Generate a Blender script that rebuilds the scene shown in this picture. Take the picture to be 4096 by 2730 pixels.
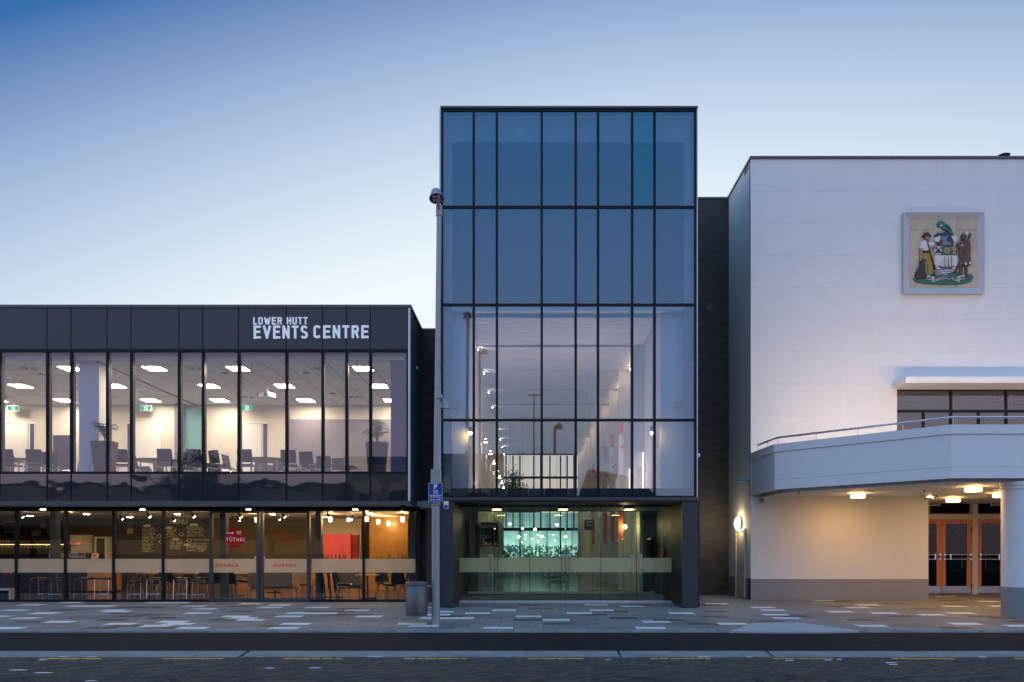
import bpy, bmesh, math, random
from mathutils import Vector, Matrix
R = math.radians
random.seed(11)
for o in list(bpy.data.objects):
    bpy.data.objects.remove(o, do_unlink=True)
SC = bpy.context.scene
COL = SC.collection

# ------------------------------------------------------------------ camera
CZ, FPX, VX, VY = 1.45, 2960.0, 2114.0, 2210.0      # eye height, focal length and principal point (photo pixels)
cam = bpy.data.cameras.new('camera')
camo = bpy.data.objects.new('camera', cam)
COL.objects.link(camo)
SC.camera = camo
cam.sensor_width = 36
cam.lens = FPX / 4096 * 36
cam.shift_x = -(VX - 2048) / 4096
cam.shift_y = (VY - 1365) / 4096
cam.clip_end = 2000
camo.location = (0, 0, CZ)
camo.rotation_euler = (math.pi / 2, 0, 0)

# ------------------------------------------------------------------ dusk sky
SUN_EL, SUN_AZ = 8.0, 9.0
world = bpy.data.worlds.new('World')
SC.world = world
world.use_nodes = True
nt = world.node_tree
L = nt.links.new
bg = nt.nodes['Background']
bg.inputs[1].default_value = 0.15
sky = nt.nodes.new('ShaderNodeTexSky')
sky.sky_type = 'NISHITA'
sky.sun_disc = False
sky.sun_elevation = R(SUN_EL)
sky.sun_rotation = R(SUN_AZ)
sky.ozone_density = 6
sky.dust_density = 1
tc = nt.nodes.new('ShaderNodeTexCoord')
sep = nt.nodes.new('ShaderNodeSeparateXYZ')
L(tc.outputs['Generated'], sep.inputs[0])
dt = nt.nodes.new('ShaderNodeVectorMath')
dt.operation = 'DOT_PRODUCT'
dt.inputs[1].default_value = (math.sin(R(SUN_AZ)), math.cos(R(SUN_AZ)), 0)
L(tc.outputs['Generated'], dt.inputs[0])
def wmath(op, a, b, clamp=False):
    n = nt.nodes.new('ShaderNodeMath')
    n.operation = op
    n.use_clamp = clamp
    for i, v in enumerate((a, b)):
        if isinstance(v, (int, float)):
            n.inputs[i].default_value = v
        else:
            L(v, n.inputs[i])
    return n.outputs[0]
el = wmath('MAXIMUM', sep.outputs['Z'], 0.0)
# evening haze: bright round the place where the sun went down, mauve to blue on the unseen far side, raised there to light the facades
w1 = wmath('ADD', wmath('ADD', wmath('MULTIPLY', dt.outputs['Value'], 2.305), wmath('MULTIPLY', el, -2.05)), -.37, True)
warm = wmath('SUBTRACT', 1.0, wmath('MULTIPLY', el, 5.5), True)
def cmix(fac, a, b):
    n = nt.nodes.new('ShaderNodeMix')
    n.data_type = 'RGBA'
    L(fac, n.inputs['Factor'])
    for k, v in (('A', a), ('B', b)):
        if isinstance(v, tuple): n.inputs[k].default_value = (*v, 1)
        else: L(v, n.inputs[k])
    return n.outputs['Result']
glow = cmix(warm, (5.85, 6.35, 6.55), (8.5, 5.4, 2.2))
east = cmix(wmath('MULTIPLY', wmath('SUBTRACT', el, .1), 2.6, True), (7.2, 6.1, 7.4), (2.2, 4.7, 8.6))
blue = nt.nodes.new('ShaderNodeVectorMath')
blue.operation = 'MULTIPLY'
blue.inputs[1].default_value = (.88, 1.14, 1.2)
L(sky.outputs[0], blue.inputs[0])
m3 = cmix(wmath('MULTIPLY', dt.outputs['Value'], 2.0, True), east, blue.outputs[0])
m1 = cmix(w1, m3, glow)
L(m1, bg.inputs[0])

sun = bpy.data.lights.new('sun', 'SUN')
sun.energy = 0.5
sun.angle = R(10)
sun.color = (1.0, 0.72, 0.45)
suno = bpy.data.objects.new('sun', sun)
COL.objects.link(suno)
suno.rotation_euler = (R(90 - SUN_EL), 0, R(180 - SUN_AZ))
suno.location = (0, 60, 40)

SC.view_settings.view_transform = 'Standard'
SC.view_settings.look = 'None'
SC.view_settings.exposure = 0.0
SC.view_settings.gamma = 1.0
SC.render.engine = 'CYCLES'
cy = SC.cycles
cy.use_denoising = True
cy.max_bounces = 8
cy.diffuse_bounces = 4
cy.glossy_bounces = 4
cy.transmission_bounces = 4
cy.transparent_max_bounces = 32
cy.sample_clamp_indirect = 5
cy.caustics_reflective = False
cy.caustics_refractive = False

# ------------------------------------------------------------------ helpers
def X(px, Y): return (px - VX) * Y / FPX
def Z(py, Y): return CZ + (VY - py) * Y / FPX

class MB:
    """collects shapes that become one mesh"""
    def __init__(s):
        s.v, s.f, s.mi = [], [], []
    def add(s, vs, fs, mi=0):
        b = len(s.v)
        s.v += [tuple(p) for p in vs]
        s.f += [tuple(b + i for i in f) for f in fs]
        s.mi += [mi] * len(fs)
        return s
    def box(s, x0, x1, y0, y1, z0, z1, mi=0):
        if x0 > x1: x0, x1 = x1, x0
        if y0 > y1: y0, y1 = y1, y0
        if z0 > z1: z0, z1 = z1, z0
        v = [(x, y, z) for x in (x0, x1) for y in (y0, y1) for z in (z0, z1)]
        return s.add(v, [(0,1,3,2),(4,6,7,5),(0,4,5,1),(2,3,7,6),(0,2,6,4),(1,5,7,3)], mi)
    def hull(s, bottom, top, mi=0):
        n = len(bottom)
        fs = [tuple(range(n))[::-1], tuple(range(n, 2*n))]
        fs += [(i, (i+1) % n, n + (i+1) % n, n + i) for i in range(n)]
        return s.add(list(bottom) + list(top), fs, mi)
    def prism(s, poly, z0, z1, mi=0):                       # poly in x,y
        return s.hull([(x, y, z0) for x, y in poly], [(x, y, z1) for x, y in poly], mi)
    def slab(s, poly, y0, y1, mi=0):                        # poly in x,z standing upright
        return s.hull([(x, y0, z) for x, z in poly], [(x, y1, z) for x, z in poly], mi)
    def cyl(s, p0, p1, r0, r1=None, n=12, mi=0, cap=True):
        r1 = r0 if r1 is None else r1
        p0, p1 = Vector(p0), Vector(p1)
        d = (p1 - p0).normalized()
        a = Vector((0, 0, 1)) if abs(d.z) < .9 else Vector((1, 0, 0))
        u = d.cross(a).normalized(); w = d.cross(u)
        vs = []
        for p, r in ((p0, r0), (p1, r1)):
            vs += [p + r * (math.cos(2*math.pi*i/n) * u + math.sin(2*math.pi*i/n) * w) for i in range(n)]
        fs = [(i, (i+1) % n, n + (i+1) % n, n + i) for i in range(n)]
        if cap: fs += [tuple(range(n))[::-1], tuple(range(n, 2*n))]
        return s.add(vs, fs, mi)
    def tube(s, pts, r, n=8, mi=0):
        pts = [Vector(p) for p in pts]
        vs, fs = [], []
        u = None
        for k, p in enumerate(pts):
            d = ((pts[min(k+1, len(pts)-1)] - pts[max(k-1, 0)])).normalized()
            if u is None:
                a = Vector((0, 0, 1)) if abs(d.z) < .9 else Vector((1, 0, 0))
                u = d.cross(a).normalized()
            else:
                u = (u - d * u.dot(d)).normalized()
            w = d.cross(u)
            rr = r[k] if isinstance(r, (list, tuple)) else r
            vs += [p + rr * (math.cos(2*math.pi*i/n) * u + math.sin(2*math.pi*i/n) * w) for i in range(n)]
        for k in range(len(pts) - 1):
            fs += [(k*n + i, k*n + (i+1) % n, (k+1)*n + (i+1) % n, (k+1)*n + i) for i in range(n)]
        m = (len(pts) - 1) * n
        fs += [tuple(range(n))[::-1], tuple(range(m, m + n))]
        return s.add(vs, fs, mi)
    def lathe(s, prof, c=(0, 0, 0), n=20, mi=0):            # prof of (r,z)
        vs, fs = [], []
        for r, z in prof:
            vs += [(c[0] + r*math.cos(2*math.pi*i/n), c[1] + r*math.sin(2*math.pi*i/n), c[2] + z) for i in range(n)]
        for k in range(len(prof) - 1):
            fs += [(k*n + i, k*n + (i+1) % n, (k+1)*n + (i+1) % n, (k+1)*n + i) for i in range(n)]
        m = (len(prof) - 1) * n
        if prof[0][0] > 1e-4: fs.append(tuple(range(n))[::-1])
        if prof[-1][0] > 1e-4: fs.append(tuple(range(m, m + n)))
        return s.add(vs, fs, mi)
    def ball(s, c, r, n=12, m=8, mi=0, sz=1.0):
        prof = [(max(r * math.sin(math.pi*k/m), 1e-5), -r * sz * math.cos(math.pi*k/m)) for k in range(m + 1)]
        return s.lathe(prof, c, n, mi)
    def move(s, mat, start=0):
        s.v[start:] = [tuple(mat @ Vector(p)) for p in s.v[start:]]
        return s

OFF = {}
def mesh_of(mb, mats, smooth=False, off=(0, 0, 0)):
    me = bpy.data.meshes.new('m')
    me.from_pydata([(a - off[0], b - off[1], c - off[2]) for a, b, c in mb.v], [], mb.f)
    for m in (mats if isinstance(mats, (list, tuple)) else [mats]):
        me.materials.append(m)
    if any(mb.mi):
        me.polygons.foreach_set('material_index', mb.mi)
    bm = bmesh.new(); bm.from_mesh(me)
    bmesh.ops.recalc_face_normals(bm, faces=bm.faces)
    bm.to_mesh(me); bm.free()
    if smooth:
        me.polygons.foreach_set('use_smooth', [True] * len(me.polygons))
        me.set_sharp_from_angle(angle=R(40))
    me.update()
    return me
def tag(o, label=None, cat=None, group=None, kind=None):
    for k, v in (('label', label), ('category', cat), ('group', group), ('kind', kind)):
        if v: o[k] = v
    return o
def link_mesh(name, me, parent=None):
    o = bpy.data.objects.new(name, me)
    me.name = name
    COL.objects.link(o)
    if parent is not None:
        o.parent = parent
        OFF[o.name] = OFF.get(parent.name, (0, 0, 0))
    return o
def part(parent, name, mb, mats, smooth=False, label=None, kind=None):
    o = link_mesh(name, mesh_of(mb, mats, smooth, OFF.get(parent.name, (0, 0, 0))), parent)
    return tag(o, label, None, None, kind)
def pbox(parent, name, mat, *a):
    return part(parent, name, MB().box(*a), mat)
def thing(name, label, cat, loc=(0, 0, 0), group=None, rz=0, local=False):
    o = bpy.data.objects.new(name, None)
    COL.objects.link(o)
    o.empty_display_size = .2
    o.location = loc
    o.rotation_euler = (0, 0, rz)
    OFF[o.name] = (0, 0, 0) if local else tuple(loc)        # parts of a thing in its place are written in world coordinates
    return tag(o, label, cat, group)
def solo(name, mb, mats, label, cat, group=None, smooth=False, kind=None):
    o = link_mesh(name, mesh_of(mb, mats, smooth))
    return tag(o, label, cat, group, kind)
def struct(name, mb, mats, smooth=False):
    return tag(link_mesh(name, mesh_of(mb, mats, smooth)), kind='structure')
def dup(root, loc, rz=0, label=None, name=None):
    def cp(o, par):
        c = o.copy()
        COL.objects.link(c)
        if par is not None: c.parent = par
        for ch in list(o.children): cp(ch, c)
        return c
    r = cp(root, None)
    r.location = loc
    r.rotation_euler = (0, 0, rz)
    if label: r['label'] = label
    return r
ORD = ['first','second','third','fourth','fifth','sixth','seventh','eighth','ninth','tenth','eleventh','twelfth','thirteenth','fourteenth','fifteenth','sixteenth','seventeenth','eighteenth','nineteenth','twentieth','twenty-first','twenty-second','twenty-third','twenty-fourth','twenty-fifth','twenty-sixth','twenty-seventh','twenty-eighth','twenty-ninth','thirtieth']
def spread(proto, spots, label):
    """proto is moved to the first spot and copied to the others; spots sorted left to right as the camera sees them"""
    spots = sorted(spots, key=lambda s: s[0] / s[1])
    for i, sp in enumerate(spots):
        loc = (sp[0], sp[1], sp[2])
        rz = sp[3] if len(sp) > 3 else 0
        lab = label.replace('{n}', ORD[i])
        if i == 0:
            first = (loc, rz, lab)
        else:
            dup(proto, loc, rz, lab)
    proto.location = first[0]
    proto.rotation_euler = (0, 0, first[1])
    proto['label'] = first[2]

# ------------------------------------------------------------------ materials
def newmat(name):
    m = bpy.data.materials.new(name)
    m.use_nodes = True
    return m, m.node_tree, m.node_tree.nodes['Principled BSDF']
def node(t, kind, **kw):
    n = t.nodes.new(kind)
    for k, v in kw.items(): setattr(n, k, v)
    return n
def mat(name, col, rough=.6, metal=0.0, var=.10, scale=3.0, rnd=0.0, bump=0.0, bscale=60.0, spec=.5, stretch=(1, 1, 1), fine=0.0, coat=0.0):
    m, t, b = newmat(name)
    tcn = node(t, 'ShaderNodeTexCoord')
    mp = node(t, 'ShaderNodeMapping')
    mp.inputs['Scale'].default_value = stretch
    t.links.new(tcn.outputs['Object'], mp.inputs[0])
    nz = node(t, 'ShaderNodeTexNoise')
    nz.inputs['Scale'].default_value = scale
    nz.inputs['Detail'].default_value = 6
    nz.inputs['Roughness'].default_value = .62
    t.links.new(mp.outputs[0], nz.inputs['Vector'])
    mr = node(t, 'ShaderNodeMapRange')
    mr.inputs['From Min'].default_value = .3
    mr.inputs['From Max'].default_value = .7
    mr.inputs['To Min'].default_value = 1 - var
    mr.inputs['To Max'].default_value = 1 + var
    t.links.new(nz.outputs['Fac'], mr.inputs['Value'])
    val = mr.outputs[0]
    if rnd:
        oi = node(t, 'ShaderNodeObjectInfo')
        r2 = node(t, 'ShaderNodeMapRange')
        r2.inputs['To Min'].default_value = 1 - rnd
        r2.inputs['To Max'].default_value = 1 + rnd
        t.links.new(oi.outputs['Random'], r2.inputs['Value'])
        mm = node(t, 'ShaderNodeMath', operation='MULTIPLY')
        t.links.new(val, mm.inputs[0]); t.links.new(r2.outputs[0], mm.inputs[1])
        val = mm.outputs[0]
    vm = node(t, 'ShaderNodeVectorMath', operation='SCALE')
    vm.inputs[0].default_value = col
    t.links.new(val, vm.inputs['Scale'])
    t.links.new(vm.outputs[0], b.inputs['Base Color'])
    b.inputs['Roughness'].default_value = rough
    b.inputs['Metallic'].default_value = metal
    b.inputs['Specular IOR Level'].default_value = spec
    b.inputs['Coat Weight'].default_value = coat
    rr = node(t, 'ShaderNodeMapRange')
    rr.inputs['To Min'].default_value = max(rough - .08, .02)
    rr.inputs['To Max'].default_value = min(rough + .08, 1)
    t.links.new(nz.outputs['Fac'], rr.inputs['Value'])
    t.links.new(rr.outputs[0], b.inputs['Roughness'])
    if bump:
        n2 = node(t, 'ShaderNodeTexNoise')
        n2.inputs['Scale'].default_value = bscale
        n2.inputs['Detail'].default_value = 4
        t.links.new(mp.outputs[0], n2.inputs['Vector'])
        bp = node(t, 'ShaderNodeBump')
        bp.inputs['Strength'].default_value = 1.0
        bp.inputs['Distance'].default_value = bump
        t.links.new(n2.outputs['Fac'], bp.inputs['Height'])
        t.links.new(bp.outputs[0], b.inputs['Normal'])
    return m
def emit(name, col, strength):
    m, t, b = newmat(name)
    t.nodes.remove(b)
    e = node(t, 'ShaderNodeEmission')
    e.inputs[0].default_value = (*col, 1)
    e.inputs[1].default_value = strength
    t.links.new(e.outputs[0], t.nodes['Material Output'].inputs[0])
    return m
def glass(name, tint, refl, rough=0.0, wave=0.0, wscale=1.2, gcol=(1, 1, 1)):
    """thin clear sheet: what is behind, tinted, plus a mirror layer that grows towards grazing angles"""
    m, t, b = newmat(name)
    t.nodes.remove(b)
    tr = node(t, 'ShaderNodeBsdfTransparent'); tr.inputs[0].default_value = (*tint, 1)
    gl = node(t, 'ShaderNodeBsdfGlossy'); gl.inputs['Color'].default_value = (*gcol, 1); gl.inputs['Roughness'].default_value = rough
    lw = node(t, 'ShaderNodeLayerWeight'); lw.inputs[0].default_value = .5
    p = node(t, 'ShaderNodeMath', operation='POWER'); p.inputs[1].default_value = 4
    t.links.new(lw.outputs['Facing'], p.inputs[0])
    mr = node(t, 'ShaderNodeMapRange'); mr.inputs['To Min'].default_value = refl; mr.inputs['To Max'].default_value = .95
    t.links.new(p.outputs[0], mr.inputs['Value'])
    mx = node(t, 'ShaderNodeMixShader')
    t.links.new(mr.outputs[0], mx.inputs[0]); t.links.new(tr.outputs[0], mx.inputs[1]); t.links.new(gl.outputs[0], mx.inputs[2])
    if wave:
        tcn = node(t, 'ShaderNodeTexCoord')
        nz = node(t, 'ShaderNodeTexNoise'); nz.inputs['Scale'].default_value = wscale; nz.inputs['Detail'].default_value = 1
        t.links.new(tcn.outputs['Object'], nz.inputs['Vector'])
        bp = node(t, 'ShaderNodeBump'); bp.inputs['Distance'].default_value = wave; bp.inputs['Strength'].default_value = 1
        t.links.new(nz.outputs['Fac'], bp.inputs['Height']); t.links.new(bp.outputs[0], gl.inputs['Normal'])
    t.links.new(mx.outputs[0], t.nodes['Material Output'].inputs[0])
    return m
def film(name, col, cover, pitch):
    """printed dot film stuck on glass: small clear holes in a pale sheet that lets light through"""
    m, t, b = newmat(name)
    t.nodes.remove(b)
    tcn = node(t, 'ShaderNodeTexCoord')
    sp = node(t, 'ShaderNodeSeparateXYZ'); t.links.new(tcn.outputs['Object'], sp.inputs[0])
    def saw(o):
        a = node(t, 'ShaderNodeMath', operation='PINGPONG'); a.inputs[1].default_value = pitch / 2
        t.links.new(o, a.inputs[0])
        c = node(t, 'ShaderNodeMath', operation='LESS_THAN'); c.inputs[1].default_value = pitch * .2
        t.links.new(a.outputs[0], c.inputs[0])
        return c.outputs[0]
    k = node(t, 'ShaderNodeMath', operation='MULTIPLY')
    t.links.new(saw(sp.outputs['X']), k.inputs[0]); t.links.new(saw(sp.outputs['Z']), k.inputs[1])
    mr = node(t, 'ShaderNodeMapRange'); mr.inputs['To Min'].default_value = cover; mr.inputs['To Max'].default_value = cover * .25
    t.links.new(k.outputs[0], mr.inputs['Value'])
    tr = node(t, 'ShaderNodeBsdfTransparent')
    df = node(t, 'ShaderNodeBsdfDiffuse'); df.inputs[0].default_value = (*col, 1)
    tl = node(t, 'ShaderNodeBsdfTranslucent'); tl.inputs[0].default_value = (*col, 1)
    ad = node(t, 'ShaderNodeMixShader'); ad.inputs[0].default_value = .68
    t.links.new(df.outputs[0], ad.inputs[1]); t.links.new(tl.outputs[0], ad.inputs[2])
    mx = node(t, 'ShaderNodeMixShader')
    t.links.new(mr.outputs[0], mx.inputs[0]); t.links.new(tr.outputs[0], mx.inputs[1]); t.links.new(ad.outputs[0], mx.inputs[2])
    t.links.new(mx.outputs[0], t.nodes['Material Output'].inputs[0])
    return m
def wood(name, c1, c2, rough=.45, stretch=(8, 8, .6)):
    m, t, b = newmat(name)
    tcn = node(t, 'ShaderNodeTexCoord'); mp = node(t, 'ShaderNodeMapping'); mp.inputs['Scale'].default_value = stretch
    t.links.new(tcn.outputs['Object'], mp.inputs[0])
    nz = node(t, 'ShaderNodeTexNoise'); nz.inputs['Scale'].default_value = 2.5; nz.inputs['Detail'].default_value = 8; nz.inputs['Distortion'].default_value = .6
    t.links.new(mp.outputs[0], nz.inputs['Vector'])
    mr = node(t, 'ShaderNodeMapRange'); mr.inputs['From Min'].default_value = .32; mr.inputs['From Max'].default_value = .68
    t.links.new(nz.outputs['Fac'], mr.inputs['Value'])
    mx = node(t, 'ShaderNodeMix', data_type='RGBA'); mx.inputs['A'].default_value = (*c1, 1); mx.inputs['B'].default_value = (*c2, 1)
    t.links.new(mr.outputs[0], mx.inputs['Factor']); t.links.new(mx.outputs['Result'], b.inputs['Base Color'])
    b.inputs['Roughness'].default_value = rough
    return m

M = {}
M['clad'] = mat('charcoal_panel', (.03, .034, .043), .42, var=.12, scale=1.2, rnd=.06)
M['clad_side'] = mat('charcoal_sheet', (.05, .075, .085), .4, var=.15, scale=2)
M['frame'] = mat('dark_aluminium', (.008, .009, .013), .5, var=.15, spec=.2)
M['frame2'] = mat('grey_aluminium', (.05, .052, .06), .4, var=.1)
M['trim'] = mat('pale_flashing', (.75, .77, .8), .45, var=.06)
M['capm'] = mat('dark_flashing', (.07, .08, .09), .4, var=.1)
M['spandrel'] = None
M['conc_dark'] = mat('black_concrete', (.036, .033, .03), .62, var=.55, scale=1.6, bump=.004, bscale=25, stretch=(1, 1, 4))
M['white'] = mat('white_render', (.75, .745, .725), .75, var=.022, scale=1.3, stretch=(1.4, 1.4, .6), bump=.0008, bscale=180)
M['white2'] = mat('white_paint', (.76, .76, .75), .6, var=.03)
M['dado'] = mat('grey_dado_paint', (.27, .27, .275), .65, var=.05, scale=2, bump=.0008, bscale=150)
M['soffit'] = mat('soffit_paint', (.5, .5, .51), .6, var=.05)
M['steel'] = mat('brushed_steel', (.55, .55, .57), .28, metal=1, var=.1, scale=8, stretch=(1, 1, 12))
M['chrome'] = mat('polished_chrome', (.75, .75, .77), .12, metal=1, var=.04)
M['galv'] = mat('painted_steel_pole', (.34, .33, .33), .45, metal=.35, var=.1, scale=5)
M['binm'] = mat('bin_grey_paint', (.13, .125, .125), .38, metal=.4, var=.1, scale=6)
M['black'] = mat('black_plastic', (.012, .012, .014), .4)
M['paver_grey'] = mat('paver_grey', (.155, .155, .155), .62, var=.2, scale=6, rnd=.22, bump=.002, bscale=120)
M['paver_dark'] = mat('paver_dark', (.045, .042, .039), .6, var=.18, scale=6, rnd=.12, bump=.002, bscale=120)
M['paver_white'] = mat('paver_white', (.62, .62, .61), .6, var=.1, scale=6, rnd=.1, bump=.0015, bscale=120)
M['joint'] = mat('joint_sand', (.035, .034, .032), .9, var=.2, scale=20)
M['brick_a'] = mat('road_brick_blue', (.045, .042, .042), .88, spec=.25, var=.35, scale=9, rnd=.3, bump=.004, bscale=60)
M['brick_b'] = mat('road_brick_brown', (.078, .056, .044), .88, spec=.25, var=.35, scale=9, rnd=.3, bump=.004, bscale=60)
M['asphalt'] = mat('asphalt', (.012, .0125, .015), .9, spec=.15, var=.3, scale=5, bump=.004, bscale=160, stretch=(.3, 1, 1))
M['concrete'] = mat('kerb_concrete', (.21, .21, .205), .8, var=.28, scale=3, bump=.003, bscale=60)
M['conc_pale'] = mat('pale_concrete', (.36, .365, .37), .75, var=.1, scale=3, bump=.002, bscale=80)
M['yellow'] = mat('yellow_road_paint', (.72, .35, .04), .7, var=.25, scale=14)
M['whitepaint'] = mat('white_road_paint', (.7, .7, .7), .7, var=.2, scale=12)
M['ground'] = mat('ground_grey', (.08, .08, .08), .9)
M['cream'] = mat('cream_wall_paint', (.62, .58, .5), .8, var=.04, scale=1)
M['roomwhite'] = mat('room_white_paint', (.7, .69, .67), .8, var=.03, scale=1)
M['tile'] = mat('ceiling_tile', (.78, .77, .75), .9, var=.05, scale=10, rnd=.04)
M['grid'] = mat('ceiling_grid', (.16, .16, .16), .6)
M['carpet'] = mat('carpet', (.26, .25, .25), .95, var=.3, scale=30)
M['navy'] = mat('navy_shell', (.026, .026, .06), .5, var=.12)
M['tabletop'] = mat('navy_table', (.035, .035, .06), .35)
M['teal'] = mat('teal_board', (.12, .3, .32), .5)
M['purple'] = mat('slate_partition', (.1, .105, .16), .7)
M['mauve'] = mat('mauve_partition', (.2, .18, .22), .75)
M['green_sign'] = emit('exit_green', (.02, .5, .25), 1.1)
M['white_sign'] = emit('exit_white', (.8, 1, .9), 1.3)
M['panel_light'] = emit('panel_light', (1.0, .83, .57), 74)
M['warm_bulb'] = emit('warm_bulb', (1.0, .62, .24), 130)
M['warm_lens'] = emit('warm_lens', (1.0, .6, .24), 160)
M['spot_lens'] = emit('spot_lens', (1.0, .64, .28), 520)
M['rail'] = mat('satin_door_rail', (.62, .62, .66), .4, metal=.35, var=.08)
M['cool_lens'] = emit('cool_lens', (1.0, .88, .78), 110)
M['diffuser'] = mat('diffuser_vane', (.3, .3, .31), .5)
M['leaf'] = mat('palm_leaf', (.045, .09, .03), .5, var=.3, scale=8, rnd=.2)
M['stem'] = mat('plant_stem', (.1, .075, .04), .8)
M['woodleg'] = wood('oak', (.45, .25, .11), (.58, .36, .18))
M['timber'] = wood('timber_panel', (.42, .21, .07), (.56, .31, .12))
M['doorwood'] = wood('varnished_rimu', (.46, .14, .014), (.62, .22, .03), .3, (14, 14, 1.0))
M['sofa'] = mat('olive_fabric', (.42, .31, .18), .9, var=.12, scale=20)
M['board'] = mat('chalkboard', (.012, .013, .016), .7, var=.4, scale=3)
M['boardgrey'] = mat('slate_board', (.05, .055, .075), .6, var=.2, scale=2)
M['chalk'] = mat('chalk', (.8, .77, .68), .9)
M['chalk_green'] = mat('green_chalk', (.45, .75, .55), .9)
M['chalk_red'] = mat('red_chalk', (.6, .12, .09), .9)
M['red_wall'] = mat('red_wall', (.72, .09, .15), .6, var=.05)
M['amber'] = mat('amber_panel', (.35, .17, .03), .35, var=.12)
M['olive'] = mat('olive_wall', (.1, .08, .045), .7, var=.1)
M['floor_dark'] = mat('dark_floor_tile', (.09, .075, .07), .16, var=.15, scale=2)
M['lobby_tile'] = mat('lobby_tile', (.2, .215, .215), .1, var=.12, scale=2, rnd=.08)
M['mat_brown'] = mat('entrance_mat', (.06, .05, .042), .95, var=.3, scale=40)
M['red_print'] = mat('red_vinyl', (.72, .02, .045), .5)
M['red_film'] = film('red_glass_film', (.62, .015, .05), .72, .03)
M['letter'] = mat('sign_letter_white', (.82, .84, .88), .5, var=.02)
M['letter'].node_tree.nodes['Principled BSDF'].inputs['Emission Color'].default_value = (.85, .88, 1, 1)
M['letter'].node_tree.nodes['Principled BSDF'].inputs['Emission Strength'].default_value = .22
M['blue_sign'] = mat('sign_blue', (.01, .045, .3), .35, var=.04)
M['white_print'] = mat('sign_white', (.8, .82, .85), .4, var=.02)
M['glass_up'] = glass('upper_window_glass', (.92, .92, .96), .045)
M['glass_tower'] = glass('tower_glass', (.82, .87, .92), .1, gcol=(.56, .82, 1))
M['glass_tower_blue'] = glass('tower_glass_blue', (.7, .84, .92), .1, gcol=(.4, .86, 1))
M['glass_cafe'] = glass('cafe_glass', (.96, .96, .965), .036)
M['glass_door'] = glass('lobby_glass', (.885, .98, .945), .06)
M['glass_dark'] = glass('hall_window_glass', (.62, .6, .58), .10)
M['glass_black'] = glass('smoked_door_glass', (.35, .35, .38), .022)
M['etch'] = mat('etched_line', (.2, .19, .18), .7)
M['film'] = film('dotted_film', (.95, .88, .72), .85, .03)
M['film_green'] = film('dotted_film_green', (.9, .97, .74), .8, .03)
def spandrel_mat():
    m = mat('spandrel_glass', (.03, .03, .038), .04, var=.05, spec=.9)
    t = m.node_tree; b = t.nodes['Principled BSDF']
    for l in list(b.inputs['Roughness'].links): t.links.remove(l)
    b.inputs['Roughness'].default_value = .03
    b.inputs['IOR'].default_value = 1.55
    tcn = node(t, 'ShaderNodeTexCoord')
    nz = node(t, 'ShaderNodeTexNoise'); nz.inputs['Scale'].default_value = 1.1; nz.inputs['Detail'].default_value = 1.5
    t.links.new(tcn.outputs['Object'], nz.inputs['Vector'])
    bp = node(t, 'ShaderNodeBump'); bp.inputs['Distance'].default_value = .011
    t.links.new(nz.outputs['Fac'], bp.inputs['Height']); t.links.new(bp.outputs[0], b.inputs['Normal'])
    return m
M['spandrel'] = spandrel_mat()

def text_mesh(txt, size, x, y, z, mats, parent, name, depth=.01, bold=0.0, align='LEFT', flip=False, sx=1.0, space=1.0):
    cu = bpy.data.curves.new('t', 'FONT')
    cu.body = txt
    cu.size = size
    cu.extrude = depth / 2
    cu.offset = bold
    cu.align_x = align
    cu.space_character = space
    cu.resolution_u = 3
    o = bpy.data.objects.new('t', cu)
    COL.objects.link(o)
    dg = bpy.context.evaluated_depsgraph_get()
    me = bpy.data.meshes.new_from_object(o.evaluated_get(dg))
    bpy.data.objects.remove(o, do_unlink=True)
    off = OFF.get(parent.name, (0, 0, 0)) if parent is not None else (0, 0, 0)
    s = -1 if flip else 1                                    # flip: faces away from the camera
    for v in me.vertices:
        a, b, c = v.co
        v.co = (x + s*a*sx - off[0], y - s*c - off[1], z + b - off[2])
    me.materials.clear()
    me.materials.append(mats)
    me.polygons.foreach_set('material_index', [0] * len(me.polygons))
    me.update()
    return link_mesh(name, me, parent)
# ================================================================== planes of the place (metres in front of the camera)
YG, YL, YT, YD, YB, YW, YK, YKL, YDW = 22.0, 20.8, 20.0, 21.4, 24.35, 22.8, 25.3, 23.0, 25.8
SLOPE = .0175
def pav_z(Y): return -.015 - SLOPE * max(22.3 - Y, 0)
def pav_hit(px, py):
    k = (py - VY) / FPX
    Y = (1.465 + SLOPE * 22.3) / (k + SLOPE)
    if Y > 22.3: Y = 1.465 / k
    return X(px, Y), Y

# ------------------------------------------------------------------ ground, road, bay, kerbs
struct('ground', MB().box(-500, 500, -500, 700, -1.2, -.42), M['ground'])
road = struct('road', MB().box(-60, 60, -9, 11.74, -.4, -.226), M['joint'])
bay = struct('parking_bay', MB().hull([(-60, 12.2, -.4), (60, 12.2, -.4), (60, 15.02, -.4), (-60, 15.02, -.4)],
                                      [(-60, 12.2, -.203), (60, 12.2, -.203), (60, 15.02, -.18), (-60, 15.02, -.18)]), M['asphalt'])
nib = struct('street_kerb', MB().box(-60, 60, 11.74, 12.199, -.41, -.24), M['concrete'])
prof = [(11.76, -.238), (11.76, -.212), (11.88, -.206), (11.96, -.188), (12.18, -.174), (12.18, -.238)]
xk = -24.0
kmeshes = []
for ln in (2.9, 2.4, 3.2):
    mb = MB()
    n = len(prof)
    vs = [(0, y, z) for y, z in prof] + [(ln - .012, y, z) for y, z in prof]
    mb.add(vs, [tuple(range(n)), tuple(range(n, 2*n))[::-1]] + [(i, n + i, n + (i+1) % n, (i+1) % n) for i in range(n)])
    kmeshes.append((ln, mesh_of(mb, M['concrete'])))
i = 0
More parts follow.
